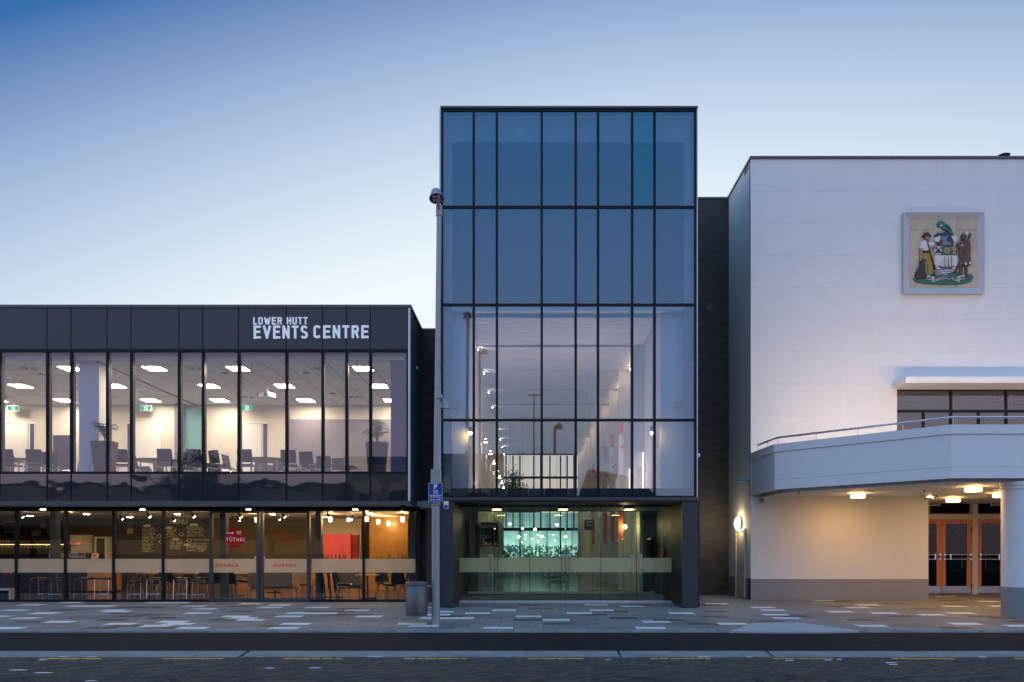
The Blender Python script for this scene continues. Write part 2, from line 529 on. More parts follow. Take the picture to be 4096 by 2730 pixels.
while xk < 24:
    ln, me = kmeshes[(i * 7 + 1) % 3]
    o = link_mesh('kerb_stone', me, nib)
    o.location = (xk, random.uniform(-.012, .012), 0)
    o.rotation_euler = (0, 0, random.uniform(-.003, .003))
    xk += ln; i += 1
kerb = struct('pavement_kerb', MB().box(-60, 60, 15.03, 15.28, -.4, -.2), M['concrete'])
me = mesh_of(MB().hull([(0, 15.02, -.199), (2.39, 15.02, -.199), (2.39, 15.285, -.199), (0, 15.285, -.199)],
                       [(0, 15.05, -.139), (2.39, 15.05, -.139), (2.39, 15.285, -.133), (0, 15.285, -.133)]), M['concrete'])
for i in range(16):
    link_mesh('kerb_stone', me, kerb).location = (-19.5 + 2.4 * i, random.uniform(-.006, .006), random.uniform(-.003, .003))

# ------------------------------------------------------------------ pavement of long grey, dark and white pavers
pavement = struct('pavement', MB().hull([(-60, 15.285, -.5), (60, 15.285, -.5), (60, 26.4, -.5), (-60, 26.4, -.5)],
                                        [(-60, 15.285, pav_z(15.285) - .012), (60, 15.285, pav_z(15.285) - .012), (60, 26.4, -.05), (-60, 26.4, -.05)]), M['joint'])
WHITE = [(2010,2440),(2384,2440),(2415,2421),(2554,2426),(1929,2453),(2301,2453),(2678,2452),(2106,2467),(2213,2482),(2597,2491),(2621,2509),(1988,2516),
 (310,2413),(330,2423),(400,2423),(596,2412),(708,2412),(757,2427),(983,2416),(1075,2421),(1048,2432),(421,2440),(530,2445),(796,2438),(837,2452),(983,2467),
 (1010,2475),(1038,2483),(521,2492),(626,2491),(722,2492),(647,2500),(786,2509),(3591,2400),(3804,2388),(3933,2406),(3472,2421),(3818,2426),(3980,2424),(3439,2433),
 (3398,2447),(3571,2453),(3750,2459),(3855,2451),(3449,2500),(3797,2492),(4075,2501),(2896,2416),(3008,2428),(3136,2441),(3154,2460),(3204,2475),(2890,2498),(2718,2451),
 (54,2441),(155,2453),(71,2475),(196,2490),(98,2509),(116,2419),(12,2466),(1245,2452),(1310,2452),(1190,2467),(1208,2499),(1294,2428),(1172,2516),(1637,2492),(1680,2492),
 (1770,2432),(1785,2447),(1795,2460),(1790,2475),(1700,2474),(1484,2467),(1448,2439),(1640,2503),(3320,2403)]
DARK = [(2016,2428),(2152,2422),(2152,2434),(2440,2446),(2354,2459),(2471,2474),(2638,2482),(2106,2482),(2216,2499),(2593,2420),(2571,2516),(385,2417),(739,2422),(892,2416),
 (936,2426),(487,2428),(596,2433),(450,2452),(660,2459),(1010,2445),(477,2466),(596,2475),(402,2482),(932,2482),(535,2500),(1072,2500),(589,2515),(351,2515),(3364,2427),
 (3577,2414),(3777,2403),(3824,2420),(3692,2438),(3635,2467),(3926,2466),(4037,2471),(3493,2483),(3875,2512),(4075,2489),(2842,2422),(2908,2447),(2822,2465),(3139,2466),(3139,2489),
 (2771,2499),(250,2444),(1130,2500),(1351,2460),(1288,2446),(89,2487),(1408,2434),(1336,2446),(1386,2461),(1750,2468),(1690,2432),(3330,2406)]
PW, PD, PY0 = .64, .39, 15.29
def cell(px, py):
    x, y = pav_hit(px, py)
    r = int((y - PY0) // PD)
    return r, int((x + 40 - (PW/2 if r % 2 else 0)) // PW)
shade = {}
for p in DARK: shade[cell(*p)] = 1
for p in WHITE: shade[cell(*p)] = 2
def indoors(x, y):
    if y > 21.95 and x < -3.3: return True
    if y > 23.0 and x < -2.4: return True
    if y > 21.45 and -2.3 < x < 4.4: return True
    if y > 25.4: return not (x > 12.3 and y < 25.9)
    if y > 22.75 and 6.85 < x < 12.35: return True
    return False
cells = []
for r in range(28):
    for c in range(int(20 / PW), int(60 / PW)):
        x = c * PW - 40 + (PW/2 if r % 2 else 0) + PW/2
        y = PY0 + r * PD + PD/2
        if indoors(x, y): continue
        k = shade.get((r, c))
        px = VX + x * FPX / y
        if k is None:
            k = 0
            if not (-60 < px < 4150): k = random.choices((0, 1, 2), (80, 11, 9))[0]
        cells.append((0 if -120 < px < 4200 else 1, y, abs(x), x, k, r))
cells.sort()
base = MB().box(-PW/2 + .006, PW/2 - .006, -PD/2 + .007, PD/2 - .007, -.05, 0)
pme = [mesh_of(base, M[k]) for k in ('paver_grey', 'paver_dark', 'paver_white')]
rest = MB()
tilt = math.atan(SLOPE)
for i, (f, y, _, x, k, r) in enumerate(cells):
    dz = random.uniform(-.0012, .0012)
    if i < 300:
        o = link_mesh('paver', pme[k], pavement)
        o.location = (x, y, pav_z(y) + dz)
        o.rotation_euler = (tilt, 0, random.uniform(-.002, .002))
    else:
        a, b, c, d = x - PW/2 + .006, x + PW/2 - .006, y - PD/2 + .007, y + PD/2 - .007
        za, zb = pav_z(c) + dz, pav_z(d) + dz
        rest.hull([(a, c, za - .05), (b, c, za - .05), (b, d, zb - .05), (a, d, zb - .05)], [(a, c, za), (b, c, za), (b, d, zb), (a, d, zb)], k)
part(pavement, 'paver', rest, [M['paver_grey'], M['paver_dark'], M['paver_white']], kind='stuff')
# pale concrete crossing poured into the kerb line
pl = [(2916, 2527), (3022, 2493), (3110, 2491), (3205, 2493), (3330, 2509), (3440, 2526), (3300, 2529), (3060, 2529)]
pts = [pav_hit(*p) for p in pl]
patch = MB().hull([(x, y, pav_z(y) - .03) for x, y in pts], [(x, y, pav_z(y) + .006) for x, y in pts])
part(pavement, 'concrete_crossing', patch, M['conc_pale'])

# ------------------------------------------------------------------ worn brick road
BW, BD = .225, .112
bricks = []
ca, sa = math.cos(R(38)), math.sin(R(38))
for r in range(-150, 150):
    for c in range(-80, 80):
        u = c * BW + (BW/2 if r % 2 else 0)
        v = r * BD
        x, y = u * ca - v * sa, u * sa + v * ca + 10
        if 8.6 < y < 11.66 and abs(x) < 8.4:
            bricks.append((y, x))
bricks.sort(key=lambda b: (0 if 9.45 < b[0] < 9.9 and abs(b[1]) < 7 else 1, b[0]))
bb = MB().box(-BW/2 + .004, BW/2 - .004, -BD/2 + .004, BD/2 - .004, -.04, 0)
bme = [mesh_of(bb, M['brick_a']), mesh_of(bb, M['brick_b'])]
rest = MB()
for i, (y, x) in enumerate(bricks):
    k = 1 if random.random() < .5 else 0
    z = -.212 + random.uniform(-.003, .003)
    if i < 300:
        o = link_mesh('road_brick', bme[k], road)
        o.location = (x, y, z)
        o.rotation_euler = (random.uniform(-.012, .012), random.uniform(-.01, .01), R(38))
    else:
        s0 = len(rest.v)
        rest.box(-BW/2 + .004, BW/2 - .004, -BD/2 + .004, BD/2 - .004, -.04, 0, k)
        rest.move(Matrix.Translation((x, y, z)) @ Matrix.Rotation(R(38), 4, 'Z') @ Matrix.Rotation(random.uniform(-.012, .012), 4, 'X'), s0)
part(road, 'road_brick', rest, [M['brick_a'], M['brick_b']], kind='stuff')
for a, b in ((160,409),(653,890),(1135,1372),(1621,1866),(2113,2350),(2606,2838),(3090,3327),(3565,3814),(4056,4300),(-340,-90)):
    YY = 11.55
    x0, x1 = X(a, YY), X(b, YY)
    mb = MB()
    x = x0
    while x < x1 - .03:
        w = min(random.uniform(.08, .2), x1 - x)
        sk = random.uniform(-.03, .03)
        y0, y1 = 11.5 + random.uniform(-.012, .012), 11.585 + random.uniform(-.015, .012)
        mb.hull([(x, y0, -.2105), (x + w, y0, -.2105), (x + w + sk, y1, -.2105), (x + sk, y1, -.2105)],
                [(x, y0, -.2075), (x + w, y0, -.2075), (x + w + sk, y1, -.2075), (x + sk, y1, -.2075)])
        x += w + random.uniform(.004, .03)
    part(road, 'yellow_dash', mb, M['yellow'])
mb = MB()
for px, py, w in ((230,2628,.13),(345,2628,.12),(155,2641,.1),(40,2681,.2),(140,2692,.2),(345,2724,.1),(1470,2627,.2),(1028,2627,.05),(2790,2629,.17),(2982,2629,.08),(3137,2643,.12),(3295,2641,.1),(3345,2638,.06),(3540,2652,.15),(3552,2659,.12),(3910,2629,.12),(2420,2640,.06),(1235,2672,.15),(1060,2673,.1)):
    Y = 1.66 * FPX / (py - VY)
    x = X(px, Y)
    h = .03
    mb.hull([(x, Y - h, -.2105), (x + w, Y - h, -.2105), (x + w + .04, Y + h*.8, -.2105), (x + .03, Y + h, -.2105)],
            [(x, Y - h, -.207), (x + w, Y - h, -.207), (x + w + .04, Y + h*.8, -.207), (x + .03, Y + h, -.207)])
part(road, 'paint_fleck', mb, M['whitepaint'], kind='stuff')
# fallen leaves and scraps
mb = MB()
for i in range(46):
    y = random.choice((random.uniform(11.72, 11.8), random.uniform(14.6, 15.0), random.uniform(12.6, 14.8), random.uniform(15.5, 20)))
    x = random.uniform(-9, 9)
    z = -.2 if y < 11.9 else (-.2 + (y - 12.36) * .0094 + .004 if y < 15.03 else pav_z(y) + .004)
    s = random.uniform(.015, .04)
    a = random.uniform(0, 6.3)
    v = [(x + s*math.cos(a + t)*k, y + s*math.sin(a + t)*k, z + h) for t, k, h in ((0, 1, .004), (1.5, .45, .012), (3.1, 1, .002), (4.7, .45, .01))]
    mb.add(v, [(0, 1, 2, 3)])
tag(link_mesh('leaf_litter', mesh_of(mb, mat('dry_leaf', (.16, .1, .05), .8, var=.4))), 'dry leaves scattered along the kerb and pavement', 'leaves', kind='stuff')
# ================================================================== left wing: two storeys, meeting room over cafe
EB = thing('events_building', 'low charcoal two storey glass fronted building with white sign lettering', 'building', (-10, YL, 0))
MUL = [-3.0, 188, 283.7, 428.2, 524, 715.5, 811.2, 954, 1145.5, 1290, 1385.7, 1481.4, 1631]
XL = X(-950, YL)                                  # carries on a little out of frame
xs = [XL, X(-770, YL), X(-580, YL), X(-390, YL), X(-195, YL)] + [X(p, YL) for p in MUL]
XR = X(1641, YL)
z_sp0, z_sp1, z_w1, z_p1 = Z(2010, YL), Z(1892, YL), Z(1403, YL), Z(1232, YL)
FZ, CLZ = 3.58, 6.92                              # upper floor, upper ceiling
YBK = 27.5                                        # back wall of the meeting room
g = .012
for a, b in zip(xs[:-1], xs[1:]):
    pbox(EB, 'fascia_panel', M['clad'], a + g, b - g, YL, YL + .08, z_w1 + .045, z_p1)
    pbox(EB, 'spandrel_panel', M['spandrel'], a + .02, b - .02, YL + .012, YL + .03, z_sp0 + .04, z_sp1 - .03)
    w = pbox(EB, 'window', M['glass_up'], a + .035, b - .035, YL + .03, YL + .042, z_sp1 + .03, z_w1 - .04)
    mb = MB()                                     # dark bead frame round the pane
    mb.box(a + .02, a + .04, YL + .01, YL + .06, z_sp1 + .01, z_w1 - .02).box(b - .04, b - .02, YL + .01, YL + .06, z_sp1 + .01, z_w1 - .02)
    mb.box(a + .04, b - .04, YL + .01, YL + .06, z_w1 - .045, z_w1 - .02).box(a + .04, b - .04, YL + .01, YL + .06, z_sp1 + .01, z_sp1 + .035)
    part(w, 'window_frame', mb, M['frame'])
for x in xs:
    pbox(EB, 'mullion', M['frame'], x - .022, x + .022, YL + .004, YL + .2, z_sp0 + .02, z_w1 + .02)
pbox(EB, 'transom', M['frame'], xs[0], xs[-1], YL + .008, YL + .1, z_sp1 - .03, z_sp1 + .012)
pbox(EB, 'transom', M['frame'], xs[0], xs[-1], YL + .006, YL + .1, z_w1 - .02, z_w1 + .045)
pbox(EB, 'bottom_trim', M['capm'], xs[0], XR, YL - .02, YL + .1, z_sp0 - .035, z_sp0 + .035)
pbox(EB, 'backing_wall', M['black'], XL, XR - .07, YL + .081, YL + .16, z_w1 + .05, z_p1 - .01)
pbox(EB, 'backing_wall', M['black'], XL, XR - .07, YL + .06, YL + .16, z_sp0 + .04, z_sp1 - .03)
pbox(EB, 'parapet_cap', M['capm'], XL, XR + .03, YL - .03, YL + .25, z_p1, z_p1 + .08)
pbox(EB, 'parapet_cap', M['capm'], XR - .2, XR + .03, YL + .25, YKL, z_p1 + .002, z_p1 + .078)
pbox(EB, 'corner_trim', M['trim'], xs[-1] + .012, XR, YL - .012, YL + .1, z_sp0 + .04, z_p1 - .01)
mb = MB()                                         # ribbed side sheet
rib = [(YL + .1 + i * .055 + (0, .014, .028, .042)[k], XR - (0, 0, .022, .022)[k]) for i in range(40) for k in range(4)]
n = len(rib)
vs = [(x, y, z_sp0 - .03) for y, x in rib] + [(x, y, z_p1 - .005) for y, x in rib]
mb.add(vs, [(i, i + 1, n + i + 1, n + i) for i in range(n - 1)])
part(EB, 'ribbed_cladding', mb, M['clad_side'])
pbox(EB, 'side_wall', M['clad_side'], XR - .2, XR - .03, YL + .165, YBK, 2.82, z_p1)
mb = MB().cyl((XR - .02, 21.9, Z(1474, 21.9)), (XR + .06, 21.9, Z(1474, 21.9)), .05, n=12)
part(EB, 'vent_cowl', mb, M['trim'], True)
pbox(EB, 'roof', M['capm'], XL, XR - .21, YL + .26, YBK + 1.9, z_p1 - .3, z_p1 - .1)
pbox(EB, 'soffit', M['soffit'], XL, XR - .02, YL + .02, YG + .06, 2.80, z_sp0 - .036)

# sign lettering
sgn = thing('sign_lettering', 'white raised letters reading LOWER HUTT EVENTS CENTRE on charcoal fascia', 'sign', (X(1015, YL), YL, Z(1357, YL)))
GLYPH = {                                                  # strokes of plain squared capitals, box of width 1 and height 1
    'L': [[(0, 1), (0, 0), (1, 0)]], 'T': [[(0, 1), (1, 1)], [(.5, 1), (.5, 0)]], 'E': [[(1, 1), (0, 1), (0, 0), (1, 0)], [(0, .52), (.88, .52)]],
    'H': [[(0, 1), (0, 0)], [(1, 1), (1, 0)], [(0, .52), (1, .52)]], 'V': [[(0, 1), (.5, 0), (1, 1)]], 'N': [[(0, 0), (0, 1), (1, 0), (1, 1)]],
    'W': [[(0, 1), (.27, 0), (.5, .8), (.73, 0), (1, 1)]],
    'O': [[(.28, 1), (.72, 1), (.92, .94), (1, .8), (1, .2), (.92, .06), (.72, 0), (.28, 0), (.08, .06), (0, .2), (0, .8), (.08, .94), (.28, 1)]],
    'U': [[(0, 1), (0, .2), (.08, .06), (.28, 0), (.72, 0), (.92, .06), (1, .2), (1, 1)]],
    'C': [[(1, .9), (.72, 1), (.28, 1), (.08, .94), (0, .8), (0, .2), (.08, .06), (.28, 0), (.72, 0), (1, .1)]],
    'S': [[(.97, .9), (.72, 1), (.28, 1), (.06, .93), (0, .78), (.06, .62), (.3, .54), (.7, .46), (.94, .38), (1, .22), (.94, .07), (.72, 0), (.28, 0), (.02, .1)]],
    'R': [[(0, 0), (0, 1), (.68, 1), (.92, .94), (1, .78), (.92, .56), (.68, .5), (0, .5)], [(.55, .5), (1, 0)]]}
WID = {'W': 1.45, 'L': .82, 'T': .92, 'V': 1.1}
def word(t, px0, px1, py0, py1, th):
    A, B, z0, z1 = X(px0, YL), X(px1, YL), Z(py1, YL), Z(py0, YL)
    tot = sum(WID.get(c, 1.0) for c in t) + .34 * (len(t) - 1)
    u = (B - A) / tot
    x = A
    for c in t:
        w = WID.get(c, 1.0) * u
        mb = MB()
        k = 0
        for st in GLYPH[c]:
            P_ = [(x + th/2 + a * (w - th), z0 + th/2 + b * (z1 - z0 - th)) for a, b in st]
            for i, (p, q) in enumerate(zip(P_[:-1], P_[1:])):
                d = math.hypot(q[0] - p[0], q[1] - p[1])
                ex, ez = (q[0] - p[0]) / d * th/2, (q[1] - p[1]) / d * th/2
                e0 = 1 if d > th * 1.5 else .25
                pp, qq = (p[0] - ex*e0, p[1] - ez*e0), (q[0] + ex*e0, q[1] + ez*e0)
                yf = YL - .034 - .0004 * k
                mb.slab([(pp[0] - ez, pp[1] + ex), (qq[0] - ez, qq[1] + ex), (qq[0] + ez, qq[1] - ex), (pp[0] + ez, pp[1] - ex)], yf, YL - .001 - .0003 * k)
                k += 1
        part(sgn, 'letter', mb, M['letter'])
        x += w + .34 * u
word('LOWER', 1014.5, 1129, 1271, 1300, .034)
word('HUTT', 1148.5, 1231, 1270.5, 1299.5, .034)
word('EVENTS', 1016, 1232, 1304.5, 1356, .062)
word('CENTRE', 1255, 1475, 1303.5, 1354.5, .062)

# ---- meeting room shell
rx0, rx1 = XL, XR - .21
pbox(EB, 'upper_floor', M['carpet'], rx0, rx1, YL + .17, YBK, 3.0, FZ)
back = pbox(EB, 'room_wall', M['cream'], rx0, rx1, YBK, YBK + .12, FZ, CLZ + .3)
pbox(EB, 'room_wall', M['cream'], rx0 - .12, rx0, YL + .17, YBK + .12, FZ, CLZ + .3)
pbox(EB, 'bulkhead', M['roomwhite'], rx0, rx1, 21.08, 21.14, CLZ + .005, z_w1 + .06)
pbox(EB, 'window_head', M['roomwhite'], rx0, rx1, YL + .17, 21.08, z_w1 + .0, z_w1 + .06)
ceil = pbox(EB, 'ceiling', M['grid'], rx0, rx1, 21.141, YBK, CLZ + .012, CLZ + .06)
TW, TX = .58, .62
tm = mesh_of(MB().box(-TX/2 + .017, TX/2 - .017, -TW/2 + .017, TW/2 - .017, 0, .012), M['tile'])
def tile_pos(ij): return .04 - TX * ij[0], 21.14 + (ij[1] + .5) * TW, CLZ
pan = [(8, 1), (14, 1), (18, 1), (22, 1), (8, 5), (13, 5), (17, 5), (22, 5), (27, 5), (8, 9), (13, 9), (18, 9), (22, 9), (27, 9), (31, 9)]
dif = [(24, 1), (30, 8), (24, 8), (16, 1), (10, 1), (16, 8), (10, 8)]
for i in range(7, 35):
    for j in range(11):
        if (i, j) in pan or (i, j) in dif: continue
        x, y, z = tile_pos((i, j))
        o = link_mesh('ceiling_tile', tm, ceil)
        o.location = (x - OFF[EB.name][0], y - OFF[EB.name][1], z)
pl_ = thing('ceiling_panel_light', '', 'light', (0, 0, 0), 'panel lights in the meeting room ceiling', local=True)
mb = MB()
for a, b, c, d in ((-.285, .285, -.285, -.265), (-.285, .285, .265, .285), (-.285, -.265, -.265, .265), (.265, .285, -.265, .265)):
    mb.box(a, b, c, d, -.012, .012)
part(pl_, 'light_frame', mb, M['trim'])
part(pl_, 'diffuser', MB().box(-.264, .264, -.264, .264, -.006, .01), M['panel_light'])
spread(pl_, [tile_pos(t) for t in pan], 'square glowing panel light, {n} from left in upstairs ceiling')
dv = thing('air_diffuser', '', 'air vent', (0, 0, 0), 'swirl air diffusers in the meeting room ceiling', local=True)
part(dv, 'plate', MB().box(-.285, .285, -.285, .285, -.004, .012), M['tile'])
for k in range(12):
    a = 2 * math.pi * k / 12
    mb = MB().hull([(.06*math.cos(a - .09), .06*math.sin(a - .09), -.012), (.25*math.cos(a - .1), .25*math.sin(a - .1), -.012), (.25*math.cos(a + .1), .25*math.sin(a + .1), -.006), (.06*math.cos(a + .09), .06*math.sin(a + .09), -.006)],
                   [(.06*math.cos(a - .09), .06*math.sin(a - .09), -.004), (.25*math.cos(a - .1), .25*math.sin(a - .1), -.004), (.25*math.cos(a + .1), .25*math.sin(a + .1), -.004), (.06*math.cos(a + .09), .06*math.sin(a + .09), -.004)])
    part(dv, 'vane', mb, M['black'] if k % 2 else M['diffuser'])
spread(dv, [tile_pos(t) for t in dif], 'square swirl air diffuser, {n} from left in upstairs ceiling')
spk = thing('ceiling_speaker', '', 'speaker', (0, 0, 0), 'round speakers in the meeting room ceiling', local=True)
part(spk, 'grille', MB().lathe([(.001, -.012), (.10, -.012), (.125, -.004), (.125, .0)], n=20), M['grid'], True)
def ceil_at(px, py, dz=0):
    Y = (CLZ + dz - CZ) * FPX / (VY - py)
    return X(px, Y), Y, CLZ + dz
spread(spk, [ceil_at(*p) for p in ((165,1497),(900,1493),(1225,1493),(1330,1575),(1040,1577))], 'round white ceiling speaker, {n} from left upstairs')
spr = thing('sprinkler', '', 'sprinkler', (0, 0, 0), 'ceiling sprinklers upstairs', local=True)
part(spr, 'pipe_drop', MB().cyl((0, 0, 0), (0, 0, -.045), .012, n=8), M['diffuser'], True)
part(spr, 'deflector', MB().cyl((0, 0, -.045), (0, 0, -.052), .035, n=12), M['diffuser'], True)
spread(spr, [ceil_at(*p) for p in ((232,1458),(578,1458),(1008,1456),(1425,1453),(850,1590),(565,1591),(1202,1588))], 'small ceiling sprinkler head, {n} from left upstairs')
# projector
px_, py_, pz_ = ceil_at(1068, 1550)
pj = thing('projector', 'white projector hanging from the upstairs ceiling', 'projector', (px_, py_, pz_))
part(pj, 'mount_pole', MB().cyl((px_, py_, CLZ), (px_, py_, CLZ - .2), .022, n=10).cyl((px_, py_, CLZ), (px_, py_, CLZ - .02), .06, n=12), M['trim'], True)
s0 = MB().box(-.22, .22, -.16, .16, -.06, .06).box(-.2, .2, -.14, .14, .06, .075)
s0.move(Matrix.Translation((px_, py_, CLZ - .27)) @ Matrix.Rotation(R(-28), 4, 'Z'))
part(pj, 'body', s0, M['trim'])
s0 = MB().cyl((.1, -.16, 0), (.1, -.2, 0), .04, n=14)
s0.move(Matrix.Translation((px_, py_, CLZ - .27)) @ Matrix.Rotation(R(-28), 4, 'Z'))
part(pj, 'lens', s0, M['black'], True)
# doors, side lights and boards on the back wall
def room_door(pxa, pxb, side, py=1690):
    x0, x1, zt = X(pxa, YBK), X(pxb, YBK), Z(py, YBK)
    d = pbox(EB, 'door', M['roomwhite'], x0 + .05, x1 - .05, YBK - .012, YBK - .002, FZ + .01, zt - .05)
    mb = MB().box(x0, x0 + .048, YBK - .03, YBK - .002, FZ, zt).box(x1 - .048, x1, YBK - .03, YBK - .002, FZ, zt).box(x0 + .048, x1 - .048, YBK - .03, YBK - .002, zt - .048, zt)
    part(d, 'door_frame', mb, M['trim'])
    sx0, sx1 = X(side, YBK), X(side + 24, YBK)
    s = pbox(EB, 'side_light', M['navy'], sx0 + .03, sx1 - .03, YBK - .012, YBK - .003, FZ + .2, zt - .06)
    mb = MB().box(sx0, sx0 + .028, YBK - .03, YBK - .002, FZ + .1, zt).box(sx1 - .028, sx1, YBK - .03, YBK - .002, FZ + .1, zt).box(sx0 + .028, sx1 - .028, YBK - .03, YBK - .002, zt - .05, zt)
    part(s, 'side_light_frame', mb, M['trim'])
room_door(10, 112, 118)
room_door(540, 645, 507)
room_door(965, 1046, 1050)
pbox(EB, 'wall_board', M['navy'], X(214, YBK), X(284, YBK), YBK - .03, YBK - .002, FZ + .3, Z(1742, YBK))
pbox(EB, 'wall_board', M['teal'], X(731, YBK - .1), X(812, YBK - .1), YBK - .1, YBK - .002, FZ, Z(1634, YBK - .1))
pbox(EB, 'pilaster', M['mauve'], X(697, YBK - .2), X(730, YBK - .2), YBK - .2, YBK - .002, FZ, CLZ)
pbox(EB, 'folding_partition', M['mauve'], X(1160, YBK - .14), X(1640, YBK - .14), YBK - .14, YBK - .002, FZ, Z(1678, YBK - .14))
pbox(EB, 'ceiling_track', M['frame2'], -12.38, -12.32, 21.2, YBK, CLZ - .03, CLZ - .003)
pbox(EB, 'column', M['roomwhite'], X(316, 21.3), X(397, 21.3), 21.3, 21.85, FZ, CLZ)
pbox(EB, 'column', M['purple'], X(1563, 21.15), XR - .22, 21.15, 21.6, FZ, z_w1 - .01)
pbox(EB, 'wall_switch', M['roomwhite'], X(469, YBK), X(478, YBK), YBK - .02, YBK - .002, Z(1815, YBK), Z(1800, YBK))
pbox(EB, 'wall_switch', M['black'], X(466, YBK), X(482, YBK), YBK - .02, YBK - .002, Z(1831, YBK), Z(1821, YBK))
pbox(EB, 'wall_switch', M['roomwhite'], X(353, 21.3), X(361, 21.3), 21.285, 21.3, Z(1868, 21.3), Z(1848, 21.3))
# exit signs
def exit_sign(px, py, lab, w=42, h=19):
    Y = YBK - .35
    x, z = X(px, Y), Z(py, Y)
    hw, hh = w * Y / FPX / 2, h * Y / FPX / 2
    t = thing('exit_sign', lab, 'exit sign', (x, Y, z), 'running figure exit signs')
    part(t, 'casing', MB().box(x - hw - .02, x + hw + .02, Y + .002, Y + .05, z - hh - .02, z + hh + .02).cyl((x, Y + .025, z + hh + .02), (x, Y + .025, CLZ if Y > 21 else z), .01, n=6), M['trim'])
    part(t, 'green_field', MB().box(x - hw, x + hw, Y - .006, Y + .0015, z - hh, z + hh), M['green_sign'])
    mb = MB().box(x - .055, x + .075, Y - .012, Y - .0065, z - hh + .012, z + hh - .012)
    part(t, 'white_field', mb, M['white_sign'])
    fig = MB()
    fig.ball((x + .022, Y - .016, z + .055), .018, 8, 6)
    for a, b in (((.015, .035), (.0, -.01)), ((.0, -.01), (.035, -.035)), ((.035, -.035), (.03, -.075)), ((.0, -.01), (-.02, -.045)), ((-.02, -.045), (-.05, -.05)), ((.015, .03), (.045, .01)), ((.015, .03), (-.02, .015))):
        fig.cyl((x + a[0], Y - .016, z + a[1]), (x + b[0], Y - .016, z + b[1]), .009, n=6)
    part(t, 'running_figure', fig, M['green_sign'])
exit_sign(52, 1634, 'green exit sign above leftmost upstairs door')
exit_sign(583, 1633, 'green exit sign over middle upstairs door with running figure')
exit_sign(987, 1631, 'green exit sign right of the mullion below the projector')

# ---- furniture of the meeting room
def arc_chair():
    t = thing('meeting_chair', '', 'chair', (0, 0, 0), 'navy chairs in the meeting room', local=True)
    def shell(prof, w):
        mb = MB()
        nx = 6
        vs, fs = [], []
        for k, (y, z) in enumerate(prof):
            for i in range(nx + 1):
                u = -1 + 2 * i / nx
                vs.append((u * w * (1 - .08 * (k / len(prof))), y - .035 * u * u, z))
        for k in range(len(prof) - 1):
            for i in range(nx):
                a = k * (nx + 1) + i
                fs.append((a, a + 1, a + nx + 2, a + nx + 1))
        n = len(vs)
        vs += [(a, b + .018, c - .004) for a, b, c in vs]
        fs += [tuple(q + n for q in f[::-1]) for f in fs]
        rim = list(range(nx + 1)) + [k * (nx + 1) + nx for k in range(1, len(prof))] + list(range(len(prof) * (nx + 1) - 2, (len(prof) - 1) * (nx + 1) - 1, -1)) + [k * (nx + 1) for k in range(len(prof) - 2, 0, -1)]
        fs += [(rim[i], rim[(i + 1) % len(rim)], rim[(i + 1) % len(rim)] + n, rim[i] + n) for i in range(len(rim))]
        return mb.add(vs, fs)
    part(t, 'backrest', shell([(.2, .52), (.215, .62), (.235, .74), (.26, .86), (.27, .9)], .23), M['navy'], True)
    part(t, 'seat', MB().hull([(-.22, -.22, .43), (.22, -.22, .43), (.2, .22, .45), (-.2, .22, .45)], [(-.22, -.22, .46), (.22, -.22, .46), (.2, .22, .475), (-.2, .22, .475)]), M['navy'])
    for s in (-1, 1):
        part(t, 'leg', MB().tube([(s*.23, .23, .53), (s*.235, .2, .46), (s*.25, .24, .0)], .011, 6), M['chrome'], True)
        part(t, 'leg', MB().tube([(s*.2, -.2, .45), (s*.24, -.22, .4), (s*.25, -.24, .0)], .011, 6), M['chrome'], True)
        part(t, 'side_rail', MB().tube([(s*.24, -.22, .4), (s*.24, .21, .4)], .009, 6), M['chrome'], True)
    return t
ch = arc_chair()
def up(px, Y, rz=0.0): return (X(px, Y), Y, FZ, R(rz))
spots = [up(48, 22.0, 175), up(150, 22.0, 188), up(265, 23.1, 120), up(430, 25.6, 20), up(492, 22.0, 185), up(572, 22.9, 110), up(672, 21.9, 180), up(790, 22.0, 176),
         up(880, 22.2, 150), up(930, 23.0, 85), up(990, 22.0, 178), up(1160, 22.1, 184), up(1238, 22.5, 168), up(1300, 23.5, 185), up(1368, 24.0, 160), up(1395, 24.3, 85), up(1080, 25.4, 10), up(700, 25.2, 5), up(120, 24.8, 0), up(20, 24.2, 30), up(205, 22.6, 200), up(615, 24.3, 340), up(745, 22.7, 195), up(1030, 24.2, 350), up(1120, 24.0, 15), up(1200, 23.6, 260), up(850, 25.6, 0), up(330, 24.6, 10), up(1255, 24.8, 350), up(560, 25.8, 0)]
spread(ch, spots, 'navy chair with steel legs, {n} from left behind upstairs glass')
tb = thing('meeting_table', '', 'table', (0, 0, 0), 'navy tables in the meeting room', local=True)
part(tb, 'table_top', MB().lathe([(.001, .715), (.72, .715), (.75, .725), (.75, .74), (.001, .74)], n=32), M['tabletop'], True)
for s, q in ((-1, -1), (-1, 1), (1, -1), (1, 1)):
    part(tb, 'leg', MB().cyl((s*.4, q*.4, 0), (s*.4, q*.4, .715), .022, n=10), M['chrome'], True)
part(tb, 'brace', MB().cyl((-.4, 0, .3), (.4, 0, .3), .012, n=8), M['chrome'], True)
spread(tb, [(X(90, 23.1), 23.1, FZ), (X(640, 23.2), 23.2, FZ), (X(1075, 23.0), 23.0, FZ), (X(1340, 24.9), 24.9, FZ), (X(815, 24.4), 24.4, FZ)], 'round navy table, {n} from left in upstairs room')
